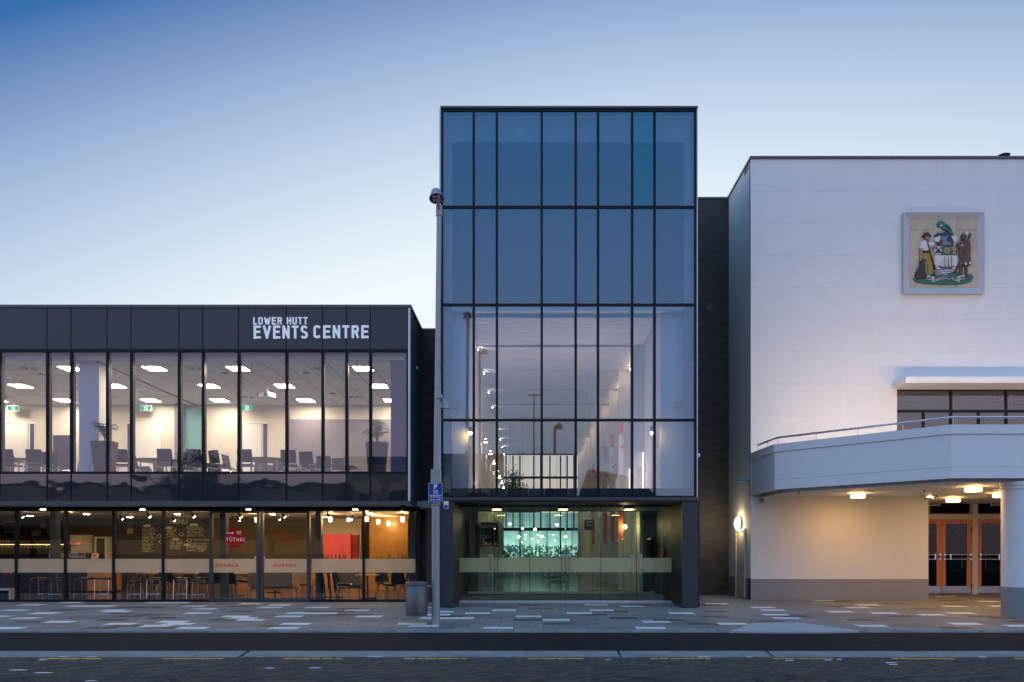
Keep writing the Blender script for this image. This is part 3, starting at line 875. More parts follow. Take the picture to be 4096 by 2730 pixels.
def palm(px, Y, lab, seed, h):
    rnd = random.Random(seed)
    x, y, z = X(px, Y), Y, FZ
    t = thing('potted_palm', lab, 'plant', (x, y, z), 'palms in tall planters upstairs')
    mb = MB()
    mb.hull([(x - .2, y - .15, z), (x + .2, y - .15, z), (x + .2, y + .15, z), (x - .2, y + .15, z)], [(x - .3, y - .19, z + 1.02), (x + .3, y - .19, z + 1.02), (x + .3, y + .19, z + 1.02), (x - .3, y + .19, z + 1.02)])
    part(t, 'planter', mb, M['navy'])
    st, lf = MB(), MB()
    for k in range(13):
        a = k * 2.4 + rnd.uniform(-.3, .3)
        reach = rnd.uniform(.2, .42)
        top = rnd.uniform(.35, h)
        p = []
        for i in range(9):
            u = i / 8
            rr = reach * u ** 1.4
            p.append(Vector((x + rr * math.cos(a), y + rr * math.sin(a), z + 1.0 + top * (1.5*u - .75 * u * u * u))))
        st.tube(p, [.008 - .006 * i / 8 for i in range(9)], 5)
        for i in range(3, 9):
            d = (p[i] - p[i-1]).normalized()
            side = d.cross(Vector((0, 0, 1))).normalized()
            for s in (-1, 1):
                ln = rnd.uniform(.13, .2) * (1 - .35 * abs(i - 5) / 4)
                tip = p[i] + side * s * ln + d * ln * .6 + Vector((0, 0, -ln * .35))
                mid = (p[i] + tip) / 2 + Vector((0, 0, .012))
                w = d * .014
                lf.add([p[i] - w, mid - w, tip, mid + w, p[i] + w], [(0, 1, 2, 3, 4)])
    part(t, 'stem', st, M['stem'], True)
    part(t, 'foliage', lf, M['leaf'], kind='stuff')
palm(418, 21.08, 'potted palm in tall dark planter beside the white column upstairs', 3, .75)
palm(1508, 21.25, 'potted palm in dark planter at right end of upstairs windows', 8, .8)
# ================================================================== cafe on the ground floor of the left wing
CX0, CX1 = XL, X(1683, YG)
CB, CC = 29.5, 2.78                                    # back wall, ceiling height
GT, GB = Z(2041, YG), 0.0
pbox(EB, 'cafe_floor', M['floor_dark'], CX0, CX1 + .6, YG - .02, CB, -.3, 0)
pbox(EB, 'cafe_ceiling', M['soffit'], CX0, CX1 + .3, YG + .061, CB, CC, 2.98)
pbox(EB, 'cafe_wall', M['olive'], CX0, CX1 + .3, CB, CB + .15, 0, CC)
pbox(EB, 'cafe_wall', M['olive'], CX1 + .15, CX1 + .3, YG + .1, CB, 0, CC)
pbox(EB, 'cafe_wall', M['olive'], CX0 - .12, CX0, YG - .05, CB + .15, 0, 2.98)
pbox(EB, 'window_head', M['frame'], CX0, CX1, YG - .05, YG + .06, GT - .03, 2.80)
pbox(EB, 'window_sill', M['frame'], CX0, X(841, YG), YG - .05, YG + .06, -.05, .05)
pbox(EB, 'window_sill', M['frame'], X(1240, YG), CX1, YG - .05, YG + .06, -.05, .05)
pbox(EB, 'corner_post', M['frame'], X(1665, YG), CX1, YG - .06, YG + .1, .052, GT - .031)
edges = [-520, -330, -130, 67, 263.4, 456, 654, 841]
def shop_pane(p0, p1, z0=.052):
    a, b = X(p0, YG), X(p1, YG)
    w = pbox(EB, 'window', M['glass_cafe'], a + .03, b - .03, YG, YG + .012, z0, GT - .032)
    part(w, 'dot_film', MB().box(a + .032, b - .032, YG - .0045, YG - .0015, Z(2291, YG), Z(2236.5, YG)), M['film'])
    return w
for a, b in zip(edges[:-1], edges[1:]): shop_pane(a, b)
shop_pane(1243, 1455); shop_pane(1455, 1666)
for p in edges[1:-1] + [1455]:
    pbox(EB, 'mullion', M['frame'], X(p, YG) - .035, X(p, YG) + .035, YG - .045, YG + .08, .052, GT - .031)
# sliding entrance doors
for a, b, nm in ((841, 1039, 'l'), (1043, 1241, 'r')):
    x0, x1 = X(a, YG), X(b, YG)
    mb = MB().box(x0, x0 + .085, YG - .06, YG + .05, -.01, GT - .031).box(x1 - .085, x1, YG - .06, YG + .05, -.01, GT - .031)
    mb.box(x0 + .085, x1 - .085, YG - .06, YG + .05, -.01, .085).box(x0 + .085, x1 - .085, YG - .06, YG + .05, GT - .09, GT - .031)
    dd = part(EB, 'sliding_door', mb, M['frame2'])
    part(dd, 'door_glass', MB().box(x0 + .087, x1 - .087, YG, YG + .012, .086, GT - .091), M['glass_cafe'])
    part(dd, 'dot_film', MB().box(x0 + .09, x1 - .09, YG - .0045, YG - .0015, Z(2291, YG), Z(2236.5, YG)), M['film'])
    cx = X(908 if nm == 'l' else 1140, YG)
    text_mesh('ENTRANCE', .132, cx, YG - .008, Z(2268, YG), M['red_print'], dd, 'door_lettering', .003, .002, 'CENTER', sx=1.0)
    sx = X(1026 if nm == 'l' else 1054, YG)
    st = part(dd, 'arrow_sticker', MB().box(sx - .055, sx + .055, YG - .009, YG - .005, Z(2235, YG), Z(2227, YG)), M['white_print'])
# red round cafe logo and opening hours on the glass
lg = thing('cafe_logo', 'red round cafe logo with fork and spoon on left entrance door glass', 'sign', (X(941, YG), YG - .01, Z(2154, YG)))
r_ = 40 * YG / FPX
cx, cz = X(941, YG), Z(2154, YG)
def seg(z0, z1):
    pts = []
    n = 16
    for i in range(n + 1):
        zz = z0 + (z1 - z0) * i / n
        pts.append((math.sqrt(max(r_*r_ - zz*zz, 0)), zz))
    return [(cx + a, cz + b) for a, b in pts] + [(cx - a, cz + b) for a, b in pts[::-1]]
part(lg, 'disc', MB().slab(seg(-.6 * r_, .28 * r_), YG - .01, YG - .007), M['red_film'])
part(lg, 'disc', MB().slab(seg(.34 * r_, .998 * r_), YG - .01, YG - .007), M['red_film'])
part(lg, 'disc', MB().slab(seg(-.998 * r_, -.68 * r_), YG - .01, YG - .007), M['red_film'])
text_mesh('TŪTAKI', .15, cx, YG - .014, cz - .3 * r_, M['white_print'], lg, 'logo_lettering', .002, .001, 'CENTER', space=1.1)
mb = MB().cyl((cx - .25*r_, YG - .013, cz + .52*r_), (cx - .25*r_, YG - .0105, cz + .52*r_), .1 * r_, n=14)
mb.box(cx - .9*r_, cx - .3*r_, YG - .013, YG - .0105, cz + .48*r_, cz + .56*r_)
part(lg, 'spoon', mb, M['white_print'])
mb = MB()
for k in range(3): mb.box(cx + .15*r_, cx + .62*r_, YG - .013, YG - .0105, cz + (.42 + .12*k)*r_, cz + (.46 + .12*k)*r_)
part(lg, 'fork', mb, M['white_print'])
oh = thing('opening_hours', 'small dark red opening hours lettering on right entrance door glass', 'sign', (X(1140, YG), YG - .01, Z(2155, YG)))
for t, py, s in (('OPENING HOURS', 2143, .085), ('7am to 4pm', 2160, .09), ('7 days a week', 2175, .09)):
    text_mesh(t, s, X(1140, YG), YG - .009, Z(py, YG), M['red_film'], oh, 'lettering_line', .002, .001, 'CENTER')
part(oh, 'rule', MB().box(X(1104, YG), X(1176, YG), YG - .01, YG - .008, Z(2145.5, YG), Z(2144.6, YG)), M['red_print'])

# ---- soffit downlights outside
dl = thing('soffit_downlight', '', 'light', (0, 0, 0), 'downlights under the overhang', local=True)
part(dl, 'canister', MB().lathe([(.085, 0), (.085, -.1), (.08, -.115)], n=18), M['binm'], True)
part(dl, 'lens', MB().lathe([(.001, -.118), (.072, -.118), (.076, -.108), (.001, -.108)], n=18), M['warm_bulb'], True)
spread(dl, [(X(p, 21.35), 21.35, 2.80) for p in (172, 571, 993, 1421)], 'round black downlight, {n} from left under the overhang')
cm = thing('soffit_camera', 'small black dome camera under right end of the overhang', 'camera', (X(1612, 21.4), 21.4, 2.80))
part(cm, 'housing', MB().lathe([(.1, 0), (.09, -.05), (.06, -.06)], (X(1612, 21.4), 21.4, 2.80), 16), M['black'], True)
part(cm, 'dome', MB().ball((X(1612, 21.4), 21.4, 2.74), .06, 14, 8), M['black'], True)

# ---- cafe interior walls and boards
pbox(EB, 'cafe_partition', M['timber'], X(950, CB - .1), X(1640, CB - .1), CB - .1, CB - .002, 0, 1.0)
pbox(EB, 'red_wall', M['red_wall'], X(1271, 28.4), X(1402, 28.4), 28.4, 28.6, 1.001, Z(2137, 28.4))
pbox(EB, 'red_wall', M['red_wall'], X(1402, 29.0) + .01, X(1431, 29.0), 29.0, 29.2, .0, Z(2139, 29.0))
pbox(EB, 'cafe_wall', M['cream'], X(1262, 28.6), X(1431, 28.6), 29.21, 29.4, 1.0, CC - .001)
pbox(EB, 'amber_wall', M['amber'], X(1478, 28.2), X(1632, 28.2), 28.2, 28.4, 1.0, CC - .001)
pbox(EB, 'timber_dado', M['timber'], X(1240, 28.3), X(1660, 28.3), 28.62, 28.8, 0, 1.0)
for p in (200, 880, 1262, 1636):                       # teal grey posts just behind the glass
    pbox(EB, 'column', M['clad_side'], X(p, 22.7), X(p + 22, 22.7), 22.7, 22.95, 0, CC - .001)
def scribble(parent, x0, x1, z, y, h, m, rnd, dens=.75):
    """a line of tiny illegible chalk handwriting"""
    mb = MB()
    x = x0
    while x < x1:
        w = rnd.uniform(.012, .03)
        if rnd.random() < dens:
            mb.box(x, x + w, y - .004, y - .001, z + rnd.uniform(0, h*.3), z + h * rnd.uniform(.6, 1))
        x += w + rnd.uniform(.006, .02)
    return mb
bd1 = thing('menu_board', 'large slate wall menu with chalk MENU heading in the cafe', 'menu board', (X(700, 29.4), 29.4, .9))
by = 29.38
pbox(bd1, 'board', M['boardgrey'], X(561, by), X(838, by), by, 29.497, .75, Z(2070, by))
text_mesh('MENU', .26, X(715, by), by - .012, Z(2096, by), M['chalk'], bd1, 'heading', .004, .006, 'CENTER')
rn = random.Random(5)
mbw, mbg = MB(), MB()
for col, (a, b, y0, y1) in enumerate(((570, 625, 2112, 2212), (668, 712, 2114, 2150), (680, 735, 2164, 2202), (745, 820, 2108, 2150), (745, 828, 2178, 2212))):
    py, k = y0, 0
    while py < y1:
        m_ = mbg if k % 3 == 0 else mbw
        q = scribble(None, X(a, by), X(b - rn.uniform(0, 18), by), Z(py, by), by, .035 if k % 3 else .05, None, rn)
        m_.add(q.v, q.f)
        py += 4.6 if k % 3 else 5.4
        k += 1
part(bd1, 'chalk_lines', mbw, M['chalk'], kind='stuff')
part(bd1, 'chalk_lines', mbg, M['chalk_green'], kind='stuff')
text_mesh('CATCH OF THE DAY', .075, X(773, by), by - .008, Z(2162, by), M['chalk_green'], bd1, 'chalk_words', .003, .002)
mb = MB()
for px, py, w in ((588, 2104, 15), (675, 2112, 12), (775, 2100, 16), (703, 2158, 14), (748, 2180, 12)):
    mb.hull([(X(px - w, by), by - .004, Z(py + 4, by)), (X(px + w, by), by - .004, Z(py + 4, by)), (X(px + w, by), by - .004, Z(py - 3, by)), (X(px, by), by - .004, Z(py - 6, by)), (X(px - w, by), by - .004, Z(py - 3, by))],
            [(X(px - w, by), by - .001, Z(py + 4, by)), (X(px + w, by), by - .001, Z(py + 4, by)), (X(px + w, by), by - .001, Z(py - 3, by)), (X(px, by), by - .001, Z(py - 6, by)), (X(px - w, by), by - .001, Z(py - 3, by))])
for px, py in ((637, 2146), (645, 2168), (725, 2138), (757, 2163)):
    for k in range(16):
        a = 2*math.pi*k/16
        mb.box(X(px + 9*math.cos(a), by) - .012, X(px + 9*math.cos(a), by) + .012, by - .004, by - .001, Z(py + 6*math.sin(a), by) - .012, Z(py + 6*math.sin(a), by) + .012)
part(bd1, 'chalk_drawing', mb, M['chalk'], kind='stuff')
mb = scribble(None, X(670, by), X(735, by), Z(2223, by), by, .05, None, rn)
part(bd1, 'chalk_words', mb, M['chalk_red'], kind='stuff')
bd2 = thing('drinks_board', 'black drinks chalkboard over the bar reading COLD and HOT', 'menu board', (X(120, 29.4), 29.4, 1.6))
pbox(bd2, 'board', M['board'], X(-60, by), X(262, by), by, 29.497, Z(2172, by), Z(2071, by))
text_mesh('COLD', .19, X(16, by), by - .012, Z(2090, by), M['chalk'], bd2, 'heading', .004, .004)
text_mesh('HOT', .21, X(202, by), by - .012, Z(2091, by), M['chalk'], bd2, 'heading', .004, .005)
mbw = MB()
for a, b, y0, y1 in ((18, 62, 2103, 2138), (128, 168, 2125, 2145), (190, 224, 2110, 2145), (228, 242, 2110, 2145)):
    py = y0
    while py < y1:
        q = scribble(None, X(a, by), X(b - rn.uniform(0, 10), by), Z(py, by), by, .035, None, rn, .7)
        mbw.add(q.v, q.f); py += 6
part(bd2, 'chalk_lines', mbw, M['chalk'], kind='stuff')
part(bd2, 'logo_disc', MB().cyl((X(174, by), by - .006, Z(2104, by)), (X(174, by), by - .002, Z(2104, by)), .12, n=24), M['chalk_red'], True)
text_mesh('TŪTAKI', .055, X(174, by), by - .01, Z(2106, by), M['chalk'], bd2, 'logo_lettering', .002, .001, 'CENTER')
# pinned posters
for px, py0, py1, m_, lab in ((519, 2088, 2110, 'white_print', 'small dark framed poster pinned beside the menu wall'), (520, 2113, 2135, 'cream', 'pink paper notice pinned under the dark poster')):
    pbox_ = solo('wall_poster', MB().box(X(px - 12, by), X(px + 12, by), by, by + .01, Z(py1, by), Z(py0, by)), mat('poster_' + str(py0), (.5, .28, .22) if py0 > 2100 else (.12, .12, .16), .7), lab, 'poster')
pbox(EB, 'cafe_wall', M['boardgrey'], X(470, by + .06), X(560, by + .06), by + .06, 29.498, 0, CC - .002)
# ---- bar: counter, shelves, glasses, machines
bar = thing('bar_counter', 'long bar counter with timber front at left of the cafe', 'counter', (X(250, 26.8), 26.8, 0))
bx0, bx1 = X(-60, 26.8), X(456, 26.8)
pbox(bar, 'top', M['tabletop'], bx0, bx1 + .05, 26.7, 27.4, 1.16, 1.21)
pbox(bar, 'front', M['timber'], X(350, 26.8), bx1, 26.8, 27.3, .06, 1.158)
pbox(bar, 'front', M['navy'], bx0, X(350, 26.8) - .002, 26.8, 27.3, .06, 1.158)
pbox(bar, 'kickboard', M['black'], bx0, bx1 - .04, 26.88, 27.25, 0, .058)
shelf = thing('glass_shelf', 'back bar shelves behind the counter holding glasses and bottles', 'shelf', (X(120, 29.2), 29.2, 1.4))
for py in (2200, 2175):
    pbox(shelf, 'board', M['black'], X(-60, 29.2), X(262, 29.2), 29.05, 29.37, Z(py, 29.2) - .03, Z(py, 29.2))
pbox(shelf, 'back_panel', M['board'], X(-60, 29.2), X(262, 29.2), 29.372, 29.379, 1.0, Z(2172.5, 29.2))
pbox(shelf, 'strip_light', emit('shelf_strip', (1, .66, .26), 4), X(-50, 29.2), X(255, 29.2), 29.3, 29.33, Z(2175, 29.2) - .045, Z(2175, 29.2) - .031)
gm = glass('wine_glass', (.95, .93, .88), .22)
gl_ = thing('wine_glass', '', 'glass', (0, 0, 0), 'wine glasses on the back bar', local=True)
part(gl_, 'bowl', MB().lathe([(.012, .08), (.038, .1), (.042, .14), (.036, .185), (.033, .185), (.039, .14), (.034, .104), (.006, .085)], n=10), gm, True)
part(gl_, 'stem', MB().lathe([(.034, 0), (.034, .004), (.005, .01), (.005, .082)], n=8), gm, True)
wg = []
for k in range(20):
    wg.append((X(10 + k * 12.6, 29.15), 29.15, Z(2200, 29.2)))
spread(gl_, wg, 'wine glass, {n} from left on the back bar shelf')
bt = thing('wine_bottle', '', 'bottle', (0, 0, 0), 'wine bottles on the upper back bar shelf', local=True)
part(bt, 'bottle_body', MB().lathe([(.037, 0), (.038, .18), (.03, .21), (.014, .24), (.014, .3), (.001, .3)], n=12), mat('bottle_green', (.015, .022, .012), .12), True)
part(bt, 'bottle_label', MB().lathe([(.0385, .05), (.0385, .14)], n=12), mat('bottle_paper', (.6, .52, .36), .8), True)
spread(bt, [(X(p, 29.15), 29.15, Z(2175, 29.2)) for p in (2, 13, 26, 37)], 'dark wine bottle, {n} from left above the glasses')
solo('red_canister', MB().lathe([(.045, 0), (.05, .02), (.05, .11), (.04, .13), (.02, .16), (.001, .16)], (X(140, 29.15), 29.15, Z(2175, 29.2)), 14), mat('red_tin', (.55, .03, .02), .35), 'small red canister on the upper bar shelf', 'canister', smooth=True)
fr = thing('drinks_fridge', 'pale glass door drinks fridge right of the bar', 'fridge', (X(402, 28.8), 28.8, 0))
x0, x1, z1 = X(377, 28.8), X(426, 28.8), Z(2148, 28.8)
pbox(fr, 'cabinet', M['roomwhite'], x0, x1, 28.86, 29.4, 0, z1)
mb = MB().box(x0, x0 + .07, 28.8, 28.858, .1, z1).box(x1 - .07, x1, 28.8, 28.858, .1, z1).box(x0 + .07, x1 - .07, 28.8, 28.858, z1 - .07, z1).box(x0 + .07, x1 - .07, 28.8, 28.858, .1, .2)
part(fr, 'door_frame', mb, M['roomwhite'])
pbox(fr, 'door_glass', M['board'], x0 + .071, x1 - .071, 28.83, 28.857, .2, z1 - .071)
fr2 = thing('display_cooler', 'cream display cooler with red digits behind the counter', 'fridge', (X(310, 28.4), 28.4, 1.0))
x0, x1 = X(281, 28.4), X(339, 28.4)
pbox(fr2, 'hood', M['cream'], x0, x1, 28.4, 29.0, Z(2171, 28.4), Z(2141, 28.4))
pbox(fr2, 'cabinet', M['roomwhite'], x0, x1, 28.45, 29.0, 0, Z(2180, 28.4))
pbox(fr2, 'trim', M['trim'], x0, x1, 28.38, 29.0, Z(2179.5, 28.4), Z(2171.5, 28.4))
pbox(fr2, 'display', emit('red_digits', (1, .05, .03), 2), X(304, 28.37), X(320, 28.37), 28.37, 28.379, Z(2177.5, 28.37), Z(2173, 28.37))
cf = thing('coffee_machine', 'chrome and black coffee machine standing on the bar counter', 'coffee machine', (X(290, 27.0), 27.0, 1.21))
x0, x1 = X(206, 27.0), X(352, 27.0)
pbox(cf, 'body', M['chrome'], x0, x1, 26.85, 27.3, 1.25, Z(2212, 27.0))
pbox(cf, 'base', M['black'], x0 + .04, x1 - .04, 26.82, 27.32, 1.211, 1.249)
pbox(cf, 'cup_rail', M['steel'], x0, x1, 26.86, 27.28, Z(2206, 27.0) - .015, Z(2206, 27.0))
part(cf, 'group_head', MB().cyl((X(322, 26.8), 26.8, 1.42), (X(322, 26.8), 26.8, 1.34), .05, n=12).cyl((X(322, 26.8), 26.8, 1.36), (X(322, 26.8), 26.62, 1.33), .015, n=8), M['black'], True)
cup = thing('coffee_cup', '', 'cup', (0, 0, 0), 'cups on top of the coffee machine', local=True)
part(cup, 'bowl', MB().lathe([(.02, 0), (.035, .03), (.04, .06), (.035, .06), (.02, .012)], n=12), M['roomwhite'], True)
spread(cup, [(X(p, 27.05), 27.05, Z(2206, 27.0)) for p in (288, 296, 304, 312, 320, 330)], 'white cup, {n} from left on the coffee machine')
sg = thing('menu_stand', 'cream card stand with round logo on the bar counter', 'sign', (X(379, 26.9), 26.9, 1.21))
s0 = MB().box(-.13, .13, -.006, .006, 0, .21); s0.move(Matrix.Translation((X(379, 26.9), 26.9, 1.212)) @ Matrix.Rotation(R(-12), 4, 'X'))
part(sg, 'card', s0, M['cream'])
s0 = MB().cyl((0, -.012, .105), (0, -.007, .105), .06, n=20); s0.move(Matrix.Translation((X(379, 26.9), 26.9, 1.212)) @ Matrix.Rotation(R(-12), 4, 'X'))
part(sg, 'logo', s0, M['chalk_red'], True)

# ---- wire bar stools along the glass
sl = thing('bar_stool', '', 'stool', (0, 0, 0), 'wire frame bar stools along the cafe glass', local=True)
for s in (-1, 1):
    part(sl, 'leg_frame', MB().tube([(s*.2, -.2, 0), (s*.195, -.17, .62), (s*.195, .17, .62), (s*.2, .2, 0)], .009, 6), M['chrome'], True)
part(sl, 'foot_rail', MB().tube([(-.2, -.195, .18), (.2, -.195, .18)], .009, 6), M['chrome'], True)
part(sl, 'foot_rail', MB().tube([(-.2, .195, .18), (.2, .195, .18)], .009, 6), M['chrome'], True)
part(sl, 'top_rail', MB().tube([(-.195, -.17, .62), (.195, -.17, .62)], .009, 6).tube([(-.195, .17, .62), (.195, .17, .62)], .009, 6), M['chrome'], True)
mb = MB().hull([(-.2, -.17, .632), (.2, -.17, .632), (.2, .18, .632), (-.2, .18, .632)], [(-.21, -.19, .665), (.21, -.19, .665), (.21, .2, .69), (-.21, .2, .69)])
part(sl, 'seat', mb, M['navy'])
spread(sl, [(X(p, 22.45), 22.45, 0, R(random.uniform(-8, 8))) for p in (163, 237, 337, 417, 549, 624, 731, 804)], 'wire frame bar stool, {n} from left behind the cafe glass')
# ---- moulded chairs on timber legs
def shell_chair():
    t = thing('shell_chair', '', 'chair', (0, 0, 0), 'black moulded chairs with timber legs', local=True)
    prof = [(-.22, .445), (-.16, .435), (.0, .425), (.12, .435), (.18, .48), (.22, .56), (.26, .68), (.295, .8), (.31, .84)]
    wid = [.2, .215, .225, .225, .225, .22, .21, .19, .16]
    nx = 8
    vs, fs = [], []
    for k, (y, z) in enumerate(prof):
        for i in range(nx + 1):
            u = -1 + 2*i/nx
            lift = .05 * u * u if k < 5 else 0
            back = -.05 * u * u if k >= 4 else 0
            vs.append((u * wid[k], y + back, z + lift))
    for k in range(len(prof) - 1):
        for i in range(nx):
            a = k*(nx+1) + i
            fs.append((a, a+1, a+nx+2, a+nx+1))
    n = len(vs)
    vs += [(a, b + .008, c - .014) for a, b, c in vs]
    fs += [tuple(q + n for q in f[::-1]) for f in fs]
    rim = list(range(nx+1)) + [k*(nx+1)+nx for k in range(1, len(prof))] + list(range(len(prof)*(nx+1)-2, (len(prof)-1)*(nx+1)-1, -1)) + [k*(nx+1) for k in range(len(prof)-2, 0, -1)]
    fs += [(rim[i], rim[(i+1) % len(rim)], rim[(i+1) % len(rim)] + n, rim[i] + n) for i in range(len(rim))]
    part(t, 'seat_shell', MB().add(vs, fs), M['black'], True)
    for sx_, sy_ in ((-1, -1), (1, -1), (-1, 1), (1, 1)):
        part(t, 'leg', MB().cyl((sx_*.13, sy_*.12, .42), (sx_*.22, sy_*.22 + .02, 0), .02, .013, 8), M['woodleg'], True)
    part(t, 'seat_brace', MB().box(-.14, .14, -.13, .13, .395, .42), M['woodleg'])
    return t
sc_ = shell_chair()
spread(sc_, [(X(p, y), y, 0, R(a)) for p, y, a in ((545, 24.6, 30), (628, 24.3, -20), (700, 25.0, 150), (812, 24.2, 10), (918, 23.9, 190), (1375, 22.75, 90), (1562, 22.8, -90), (1150, 26.5, 20), (655, 26.2, 180), (770, 26.0, 160), (1596, 23.7, 180), (1530, 24.3, 20), (1628, 24.6, -30), (868, 24.7, 200), (975, 25.6, 40))],
       'black moulded chair with timber legs, {n} from left in the cafe')
ct = thing('cafe_table', '', 'table', (0, 0, 0), 'small timber topped cafe tables', local=True)
part(ct, 'table_top', MB().box(-.36, .36, -.36, .36, .715, .745), M['woodleg'])
part(ct, 'pedestal', MB().cyl((0, 0, .02), (0, 0, .714), .03, n=10), M['black'], True)
part(ct, 'foot', MB().box(-.28, .28, -.03, .03, 0, .03).box(-.03, .03, -.28, -.031, 0, .03).box(-.03, .03, .031, .28, 0, .03), M['black'])
spread(ct, [(X(1470, 23.2), 23.2, 0, .1), (X(590, 25.2), 25.2, 0, 0), (X(760, 25.2), 25.2, 0, 0), (X(940, 24.8), 24.8, 0, .2), (X(1100, 26.6), 26.6, 0, 0)], 'square timber topped cafe table, {n} from left')
def bench(px0, px1, Y, lab):
    x0, x1 = X(px0, Y), X(px1, Y)
    t = thing('bench_sofa', lab, 'sofa', ((x0 + x1)/2, Y, 0))
    pbox(t, 'backrest', M['sofa'], x0, x1, Y, Y + .16, .36, 1.0)
    pbox(t, 'seat', M['sofa'], x0 - .02, x1 + .02, Y + .161, Y + .7, .3, .46)
    pbox(t, 'rail', M['woodleg'], x0, x1, Y + .01, Y + .68, .25, .298)
    for x in (x0 + .06, x1 - .06):
        for y in (Y + .05, Y + .62):
            part(t, 'leg', MB().cyl((x, y, .25), (x + (.03 if x > (x0+x1)/2 else -.03), y, 0), .026, .016, 8), M['woodleg'], True)
bench(995, 1168, 23.5, 'olive upholstered bench sofa seen from behind inside the entrance doors')
bench(1345, 1440, 24.3, 'olive bench sofa behind the cafe table right of the red wall')
bench(1180, 1236, 25.4, 'short olive bench further back beside the entrance')
# ---- folded flip top tables parked in a row
ft = thing('folded_table', '', 'table', (0, 0, 0), 'folded flip top tables parked in a row', local=True)
part(ft, 'table_top', MB().hull([(-.03, -.35, .3), (.0, -.35, .28), (.0, .35, .28), (-.03, .35, .3)], [(-.1, -.35, .98), (-.07, -.35, .98), (-.07, .35, .98), (-.1, .35, .98)]), M['navy'])
part(ft, 'post', MB().cyl((0.02, 0, .05), (-.02, 0, .5), .03, n=8), M['black'], True)
part(ft, 'foot', MB().hull([(-.2, -.04, .04), (.2, -.04, .04), (.2, .04, .04), (-.2, .04, .04)], [(-.05, -.03, .09), (.08, -.03, .09), (.08, .03, .09), (-.05, .03, .09)]), M['black'])
for s in (-1, 1): part(ft, 'castor', MB().cyl((s*.18, -.02, .03), (s*.18, .02, .03), .03, n=10), M['black'], True)
spread(ft, [(X(p, 22.9), 22.9, 0, R(20)) for p in (1275, 1298, 1321, 1343)], 'dark folded flip top table, {n} from left in front of the red wall')
pr = thing('red_stool', 'small red shaped stool at far left of the cafe window', 'stool', (X(27, 22.9), 22.9, 0))
part(pr, 'body', MB().lathe([(.13, Z(2297, 22.9)), (.13, Z(2297, 22.9) + .04), (.045, Z(2280, 22.9)), (.045, Z(2252, 22.9)), (.12, Z(2244, 22.9)), (.12, Z(2236, 22.9))], (X(27, 22.9), 22.9, 0), 16), M['red_print'], True)
part(pr, 'plinth', MB().box(X(12, 22.9), X(42, 22.9), 22.75, 23.05, 0, Z(2297.5, 22.9)), M['navy'])
lb = thing('low_bench', 'pale low bench at the bottom left corner of the cafe glass', 'bench', (X(20, 22.5), 22.5, 0))
pbox(lb, 'seat', M['roomwhite'], X(-60, 22.5), X(60, 22.5), 22.3, 22.7, .3, .35)
for p in (-55, 52): pbox(lb, 'leg', M['roomwhite'], X(p, 22.5), X(p + 7, 22.5), 22.32, 22.68, 0, .299)
# ---- lamps in the cafe
pd_ = thing('pendant_lamp', '', 'lamp', (0, 0, 0), 'glowing pendant lamps in the cafe', local=True)
part(pd_, 'glass_shade', MB().lathe([(.001, -.075), (.05, -.07), (.055, .06), (.03, .075), (.001, .075)], n=14), M['warm_bulb'], True)
part(pd_, 'cord', MB().cyl((0, 0, .075), (0, 0, .3), .006, n=6), M['black'])
pens = []
for p, py, y in ((1321, 2079, 25.6), (1467, 2078, 25.0), (1513, 2088, 27.0), (1554, 2095, 27.6), (1610, 2078, 25.0), (1027, 2080, 25.6)):
    pens.append((X(p, y), y, min(Z(py, y), CC - .12)))
spread(pd_, pens, 'small glowing pendant lamp, {n} from left in the cafe')
st_ = thing('track_spotlight', '', 'spotlight', (0, 0, 0), 'black spotlights under the cafe ceiling', local=True)
s0 = MB().cyl((0, 0, 0), (.03, .09, -.11), .04, n=12)
part(st_, 'barrel', s0.move(Matrix.Translation((0, 0, -.06))), M['black'], True)
s0 = MB().cyl((.0305, .0915, -.172), (.032, .096, -.178), .035, n=12)
part(st_, 'lens', s0, M['spot_lens'], True)
part(st_, 'stem', MB().cyl((0, 0, 0), (0, 0, -.06), .012, n=6), M['black'])
spread(st_, [(X(p, y), y, CC, R(a)) for p, y, a in ((222, 24.2, 0), (590, 24.2, 0), (765, 24.2, -60), (957, 24.2, 10), (1128, 24.2, -40), (950, 26.5, 0), (1108, 26.2, -30), (1310, 24.2, 0), (1413, 26.2, 160), (80, 24.2, 0), (480, 25.5, 0), (690, 26.8, 0))], 'black spotlight, {n} from left under the cafe ceiling')
rl = thing('recessed_light', '', 'light', (0, 0, 0), 'round ceiling lights in the cafe', local=True)
part(rl, 'ring', MB().lathe([(.12, 0), (.12, -.02), (.1, -.03)], n=18), M['trim'], True)
part(rl, 'lens', MB().lathe([(.001, -.034), (.098, -.034), (.098, -.03), (.001, -.03)], n=18), M['warm_lens'], True)
spread(rl, [(X(p, y), y, CC) for p, y in ((346, 25.3), (710, 25.3), (1089, 25.3), (1483, 25.3), (120, 26.5), (520, 27.5), (900, 27.5), (1300, 27.3))], 'round white ceiling light, {n} from left in the cafe')
